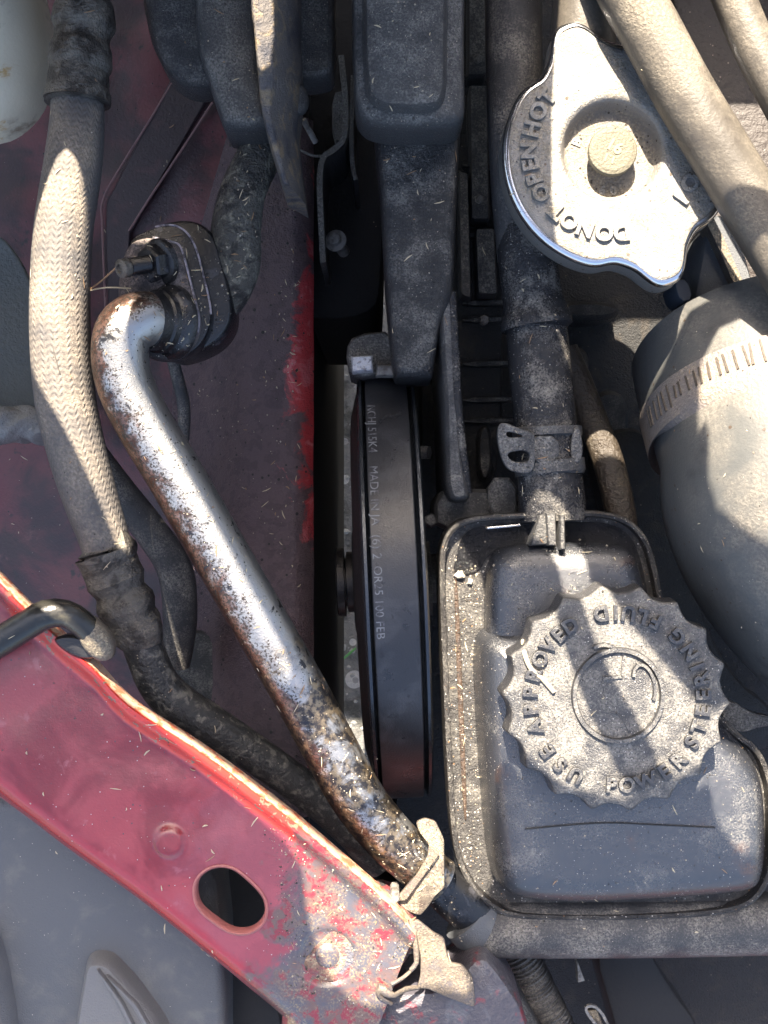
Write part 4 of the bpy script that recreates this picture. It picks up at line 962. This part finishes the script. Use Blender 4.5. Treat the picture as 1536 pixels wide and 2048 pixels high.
# grey plastic panel under the bracket
gpl = thing('grille_panel', 'blue-grey plastic panel in the bottom left corner with a ribbed tab', 'plastic panel', (250, 1950, -150))
stack('panel_sheet', [(-200, 1560), (40, 1600), (330, 1640), (428, 1720), (450, 1930), (450, 2250), (-200, 2250)], [(0, -330), (0, -112), (8, -98), (20, -92)], 'grey_panel', gpl, sm=1)
stack('left_ridge', [(-200, 1800), (-40, 1820), (-2, 1920), (22, 2060), (40, 2250), (-200, 2250)], [(0, -95), (8, -60), (20, -40)], 'grey_dusty', gpl, sm=1)
stack('tab', [(168, 1935), (182, 1922), (215, 1925), (262, 1975), (310, 2040), (350, 2110), (380, 2250), (120, 2250), (150, 2040)], [(-6, -96), (0, -66), (4, -50), (9, -44)], 'grey_dusty', gpl, cr=14)
for dx in (0, 32):
    stack('tab_rib', [(190 + dx * .55, 1940 + dx * .4), (198 + dx * .6, 1940 + dx * .4), (262 + dx, 2030), (330 + dx, 2200), (318 + dx, 2200), (250 + dx, 2036)], [(0, -44), (1, -36), (3, -33)], 'grey_dusty', gpl, sm=1)
stack('hole_dark_plate', [(426, 1690), (640, 1690), (640, 2000), (426, 2000)], [(0, -300), (0, -262), (2, -260)], 'black_matte', gpl, sm=0)  # matte black plate added to stand for the darkness inside the bracket hole
stack('side_fold', [(450, 1880), (560, 1960), (580, 2250), (440, 2250)], [(0, -420), (0, -230), (8, -220)], 'black_matte', gpl, sm=1)

# clip on the tube's lower end and brown bracket
cl = thing('pipe_clip', 'dusty bent steel clip wrapped over the lower end of the silver tube', 'bracket', (850, 1740, 0))
curve_plate('clip_strap', [(832, 1646), (850, 1637), (871, 1642), (888, 1677), (889, 1776), (872, 1792), (856, 1820), (842, 1838), (815, 1826), (795, 1812), (796, 1798), (832, 1753), (855, 1714), (858, 1690), (838, 1665)], [], 44, 54, 2, 'sheet_brown', cl, warp=lambda x, y: .25 * (x - 90) - .9 * max(0, (x * .72 - y * .69) - 585), cr=6)
curve_plate('strap_fold', [(858, 1690), (872, 1700), (880, 1706), (842, 1762), (812, 1806), (797, 1808), (796, 1798), (832, 1753), (855, 1714)], [], 60, 66, 2, 'clip_tan', cl, warp=lambda x, y: .25 * (x - 90), cr=4)
stack('clip_foot', [(780, 1788), (798, 1786), (800, 1806), (784, 1808)], [(0, 0), (0, 66), (3, 70)], 'cast_light', cl, sm=1)
bk = thing('torn_steel_bracket', 'torn steel bracket at the right end of the red one, tan plate for a sunlit stretch of slate panel', 'bracket', (870, 1930, 60))
curve_plate('bracket_plate', [(824, 1841), (835, 1837), (866, 1865), (889, 1880), (895, 1917), (903, 1930), (925, 1935), (946, 1961), (952, 1997), (951, 2024), (923, 2012), (887, 1994), (855, 1979), (834, 1976), (841, 1950), (841, 1911), (832, 1872)], [], 92, 103, 3, 'clip_tan', bk, warp=lambda x, y: -.25 * (x - 90) + 6 * nz(x, y, .03), cr=7)  # tan colour stands for sunlight on a stretch of the slate panel
tube('torn_lip', [(821, 1838, 104, 5), (828, 1868, 112, 6), (832, 1900, 112, 6), (833, 1925, 110, 5), (822, 1940, 108, 5)], 'clip_tan', bk, n=12, jit=.8)
tube('torn_lip', [(838, 1975, 102, 4), (812, 1978, 106, 5), (790, 1990, 106, 5), (772, 1984, 104, 9), (762, 1976, 104, 10), (758, 1990, 100, 6), (784, 2008, 92, 3)], 'clip_tan', bk, n=12, jit=1)
tube('torn_lip', [(826, 1938, 106, 3), (806, 1955, 108, 4), (784, 1968, 106, 5)], 'clip_tan', bk, n=10, jit=.8)
rnd('dark_side_panel', [(735, 2010), (800, 1984), (900, 1985), (960, 1900), (1010, 1960), (1060, 2040), (1090, 2250), (700, 2250)], 20, 200, M('dark_blue_red', (.06, .055, .065), .35, bump=[(10, 1.5)], mott=[((.16, .03, .04), 2.5, .58, .66), ((.1, .1, .11), 1.5, .5, .7)]), 'dark slate painted panel with red flecks at the bottom centre', 'car body panel', 20)

# bottom right pit
o = tube('corrugated_conduit', [(1020, 1880, -330, 36), (1050, 1930, -330, 36), (1080, 1990, -335, 36), (1115, 2060, -340, 36), (1180, 2200, -350, 36)], 'rubber', None, n=28, step=3, rf=lambda s, a: 1 + .07 * math.sin(s * .62))
solo(o, 'dark corrugated conduit low in the bottom pit', 'conduit')
o = tube('lower_brown_pipe', [(930, 1860, -230, 36), (975, 1925, -235, 36), (1010, 1990, -245, 34), (1060, 2080, -250, 34), (1130, 2200, -260, 34)], 'black_gritty', None, n=28)
solo(o, 'dark brown gritty pipe low beside the torn bracket', 'pipe')
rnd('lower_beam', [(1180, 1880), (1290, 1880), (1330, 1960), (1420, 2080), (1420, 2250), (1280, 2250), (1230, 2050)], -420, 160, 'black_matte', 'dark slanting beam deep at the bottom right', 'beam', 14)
o = stack('metal_tab', [(1154, 1928), (1158, 1930), (1170, 1962), (1156, 1966)], [(0, -330), (0, -300), (1, -298)], 'cast_light', None, sm=0); solo(o, 'tiny bright sliver of metal tab just below the long black pipe', 'tab')
mb = thing('metal_catch', 'small bright-edged metal catch at the bottom edge right of centre', 'catch', (1185, 2030, -320))
strip('catch_frame', [(1200, 2060), (1164, 2014), (1196, 2012), (1222, 2060)], 6, -300, 8, 'cast_light', mb)
stack('catch_plate', [(1176, 2022), (1194, 2020), (1214, 2070), (1196, 2070)], [(0, -340), (0, -315), (2, -313)], 'sheet_brown', mb, sm=0)

# ================================================================= LEAVES, NEEDLES AND GRIT
for i, pts in enumerate(([(284, 1388), (300, 1390), (301, 1402), (285, 1402)], [(301, 1408), (318, 1432), (322, 1450), (300, 1440)])):
    o = stack('weed_leaf', pts, [(0, -560), (0, -557), (1, -556)], 'grass', None, sm=0)
    solo(o, ('small green leaf tip deep below the crimped fitting', 'larger pointed green leaf just under the small leaf tip')[i], 'leaf')
bpy.context.view_layer.update()
dg = bpy.context.evaluated_depsgraph_get()
def drop(x, y, z0=430):
    p = PX(x, y, 0) * U
    for _ in range(2):
        hit, loc, nrm, idx, ob_, _m = S.ray_cast(dg, Vector((p.x, p.y, z0 * U)), Vector((0, 0, -1)))
        if not hit: return None
        # re-aim so that the point appears at photo pixel (x, y)
        z = loc.z / U; q = PX(x, y, z) * U; p = q
    return loc / U, nrm, ob_
def inpoly(x, y, pl):
    c = False; j = len(pl) - 1
    for i in range(len(pl)):
        if (pl[i][1] > y) != (pl[j][1] > y) and x < (pl[j][0] - pl[i][0]) * (y - pl[i][1]) / (pl[j][1] - pl[i][1]) + pl[i][0]: c = not c
        j = i
    return c
def blade(acc, c, d, nrm, L, wd, bend=0):
    d = (d - nrm * d.dot(nrm)).normalized(); s = d.cross(nrm).normalized() * wd / 2; V = []; k = 4
    for i in range(k + 1):
        t = i / k - .5; tap = 1 - abs(t) * 1.2
        p = c + d * L * t + s * bend * (t * t) * 4 + nrm * (wd * .5 + 1.2)
        V += [p - s * tap, p + nrm * wd * .35 * tap, p + s * tap]
    F = []
    for i in range(k):
        for j in range(2): F.append((i * 3 + j, i * 3 + j + 1, (i + 1) * 3 + j + 1, (i + 1) * 3 + j))
    acc.add(V, F)
    acc.add([V[0], V[-3], V[-1], V[2]], [(0, 1, 2, 3)])
def pebble(acc, c, nrm, r):
    V = []
    for v in ((1, 0, 0), (-1, 0, 0), (0, 1, 0), (0, -1, 0), (0, 0, 1), (0, 0, -1)): V.append(Vector(c) + Vector(v) * r * random.uniform(.6, 1.2))
    acc.add(V, [(0, 2, 4), (2, 1, 4), (1, 3, 4), (3, 0, 4), (2, 0, 5), (1, 2, 5), (3, 1, 5), (0, 3, 5)])
ZN = [  # region, needles, pebbles, pebble size
 ([(330, 560), (620, 400), (625, 1250), (560, 1180), (400, 900)], 90, 380, 2.4),
 ([(255, 470), (400, 450), (440, 640), (350, 720), (250, 620)], 26, 110, 2.0),
 ([(430, 250), (560, 260), (520, 560), (430, 560)], 24, 60, 2.4),
 ([(700, 0), (930, 0), (915, 745), (790, 745)], 24, 420, 1.9),
 ([(385, 0), (670, 0), (590, 370), (480, 250)], 10, 160, 1.9),
 ([(880, 1050), (1320, 1060), (1320, 1200), (960, 1230), (965, 1780), (900, 1700)], 16, 260, 2.6),
 ([(905, 1130), (960, 1130), (965, 1750), (925, 1700)], 8, 380, 2.6),
 ([(1000, 1170), (1460, 1170), (1460, 1630), (1000, 1630)], 6, 520, 1.7),
 ([(960, 1260), (1530, 1500), (1520, 1800), (980, 1780)], 10, 380, 1.7),
 ([(980, 1790), (1536, 1790), (1536, 1910), (980, 1910)], 8, 160, 1.8),
 ([(540, 1640), (830, 1830), (830, 1990), (740, 2040), (560, 1960)], 26, 600, 2.3),
 ([(0, 1160), (100, 1250), (560, 1600), (500, 2000), (0, 1640)], 20, 60, 1.6),
 ([(780, 1640), (890, 1640), (950, 2010), (800, 1990)], 14, 380, 2.0),
 ([(560, 1300), (690, 1350), (880, 1740), (800, 1770), (640, 1560)], 30, 520, 2.2),
 ([(180, 640), (300, 640), (620, 1400), (540, 1400)], 24, 420, 1.8),
 ([(60, 350), (200, 350), (260, 1100), (180, 1100)], 14, 70, 1.6),
 ([(975, 300), (1150, 600), (1170, 1030), (1030, 1000)], 24, 420, 1.8),
 ([(1310, 620), (1536, 620), (1536, 1350), (1330, 950)], 8, 130, 1.7),
 ([(1020, 100), (1460, 100), (1400, 560), (1050, 500)], 6, 130, 1.5),
 ([(0, 250), (400, 20), (420, 480), (100, 620)], 22, 70, 1.8),
 ([(0, 880), (190, 900), (220, 1180), (0, 1120)], 14, 30, 1.6),
 ([(330, 1300), (640, 1330), (700, 1700), (420, 1480)], 14, 90, 2.0),
]
an, ab, ag, ad = Acc(), Acc(), Acc(), Acc()
for pl, nn, npb, ps in ZN:
    xs = [p[0] for p in pl]; ys = [p[1] for p in pl]
    for kind, cnt in (('n', nn), ('p', npb)):
        done = 0; tries = 0
        while done < cnt and tries < cnt * 6:
            tries += 1
            x = random.uniform(min(xs), max(xs)); y = random.uniform(min(ys), max(ys))
            if not inpoly(x, y, pl): continue
            h = drop(x, y)
            if not h or h[1].z < .25 or h[0].z < -1200: done += 1; continue
            loc, nrm, _o = h; done += 1
            if kind == 'n':
                a = random.uniform(0, math.tau); blade(an if random.random() < .65 else ab, loc, Vector((math.cos(a), math.sin(a), 0)), nrm, random.choice((4, 6, 8, 11, 15, 22)), random.uniform(1.2, 2.3), random.uniform(-2, 2))
            else: pebble(ag if random.random() < .42 else ad, loc, nrm, ps * random.choice((.3, .4, .45, .5, .6, .7, .8, 1.2)))
for a_, nm, mt_, lb, ct in ((an, 'dry_needles', 'needle', 'straw-coloured bits of dry needle and grass scattered over the parts', 'plant litter'), (ab, 'brown_chaff', 'needle_brown', 'brown flakes and chaff scattered among the dirt', 'plant litter'),
                     (ag, 'pale_grit', 'grit', 'pale grains of sand stuck to the oily surfaces', 'grit'), (ad, 'dark_grit', 'grit_dark', 'dark crumbs of dirt stuck to the dusty surfaces', 'grit')):
    o = a_.put(nm, mt_, None, sharp=20); o['kind'] = 'stuff'; o['label'] = lb; o['category'] = ct
def lone(name, pts, wd, mat, label, cat, dz=3):
    L = []
    for (x, y) in pts:
        h = drop(x, y); L.append((x, y, (h[0].z if h else 0) + dz, wd))
    zt = max(p[2] for p in L)
    L = [(x, y, max(z, zt - 40), r) for x, y, z, r in L]
    o = tube(name, L, mat, None, n=8, step=5); solo(o, label, cat)
lone('pine_needle', [(1046, 1282), (1050, 1310), (1062, 1338), (1085, 1358), (1108, 1384)], 4.5, 'needle', 'long curved pale needle lying on the left of the steering fluid cap', 'pine needle', 5)
lone('pale_stone_chip', [(912, 1146), (918, 1150), (926, 1148)], 8, 'grit', 'largest pale pink stone chip on the upper left of the reservoir rim', 'stone', 4)
lone('pale_stone_chip', [(936, 1162), (944, 1164)], 6, 'grit', 'smaller stone chip just below the pink one on the reservoir rim', 'stone', 4)
o = tube('twig', [(178, 580, 30, 1.6), (205, 560, 50, 1.8), (240, 528, 95, 2)], 'needle_brown', None, n=6); solo(o, 'dark thin twig bridging from the braided hose up to the stud tip', 'twig')
o = tube('grass_stem', [(176, 582, 30, 1.4), (215, 575, 50, 1.5), (262, 577, 38, 1.6)], 'needle', None, n=6); solo(o, 'pale straight straw from the braided hose to the flange face', 'straw')
o = tube('grass_stem', [(232, 616, 142, 1.8), (255, 600, 100, 1.8), (280, 590, 50, 1.6)], 'needle', None, n=6); solo(o, 'pale straw rising from the elbow of the silver tube to the flange', 'straw')
o = tube('green_grass_blade', [(680, 1708, -200, 2.2), (708, 1732, -190, 2.2), (742, 1758, -190, 2)], 'grass', None, n=6); solo(o, 'thin green grass stem in the dark gap between red bracket and silver tube', 'grass blade')
o = tube('ground_grass_blade', [(684, 1320, GZ + 30, 2), (700, 1306, GZ + 60, 3), (712, 1296, GZ + 50, 2)], 'grass', None, n=6); solo(o, 'pale green grass blade on the asphalt seen through the gap', 'grass blade')
o = tube('hair', [(68, 640, 74, .9), (90, 652, 86, .9), (104, 690, 96, .9), (120, 748, 96, .9)], 'grit_dark', None, n=5); solo(o, 'thin curved dark hair on the braided hose', 'hair')
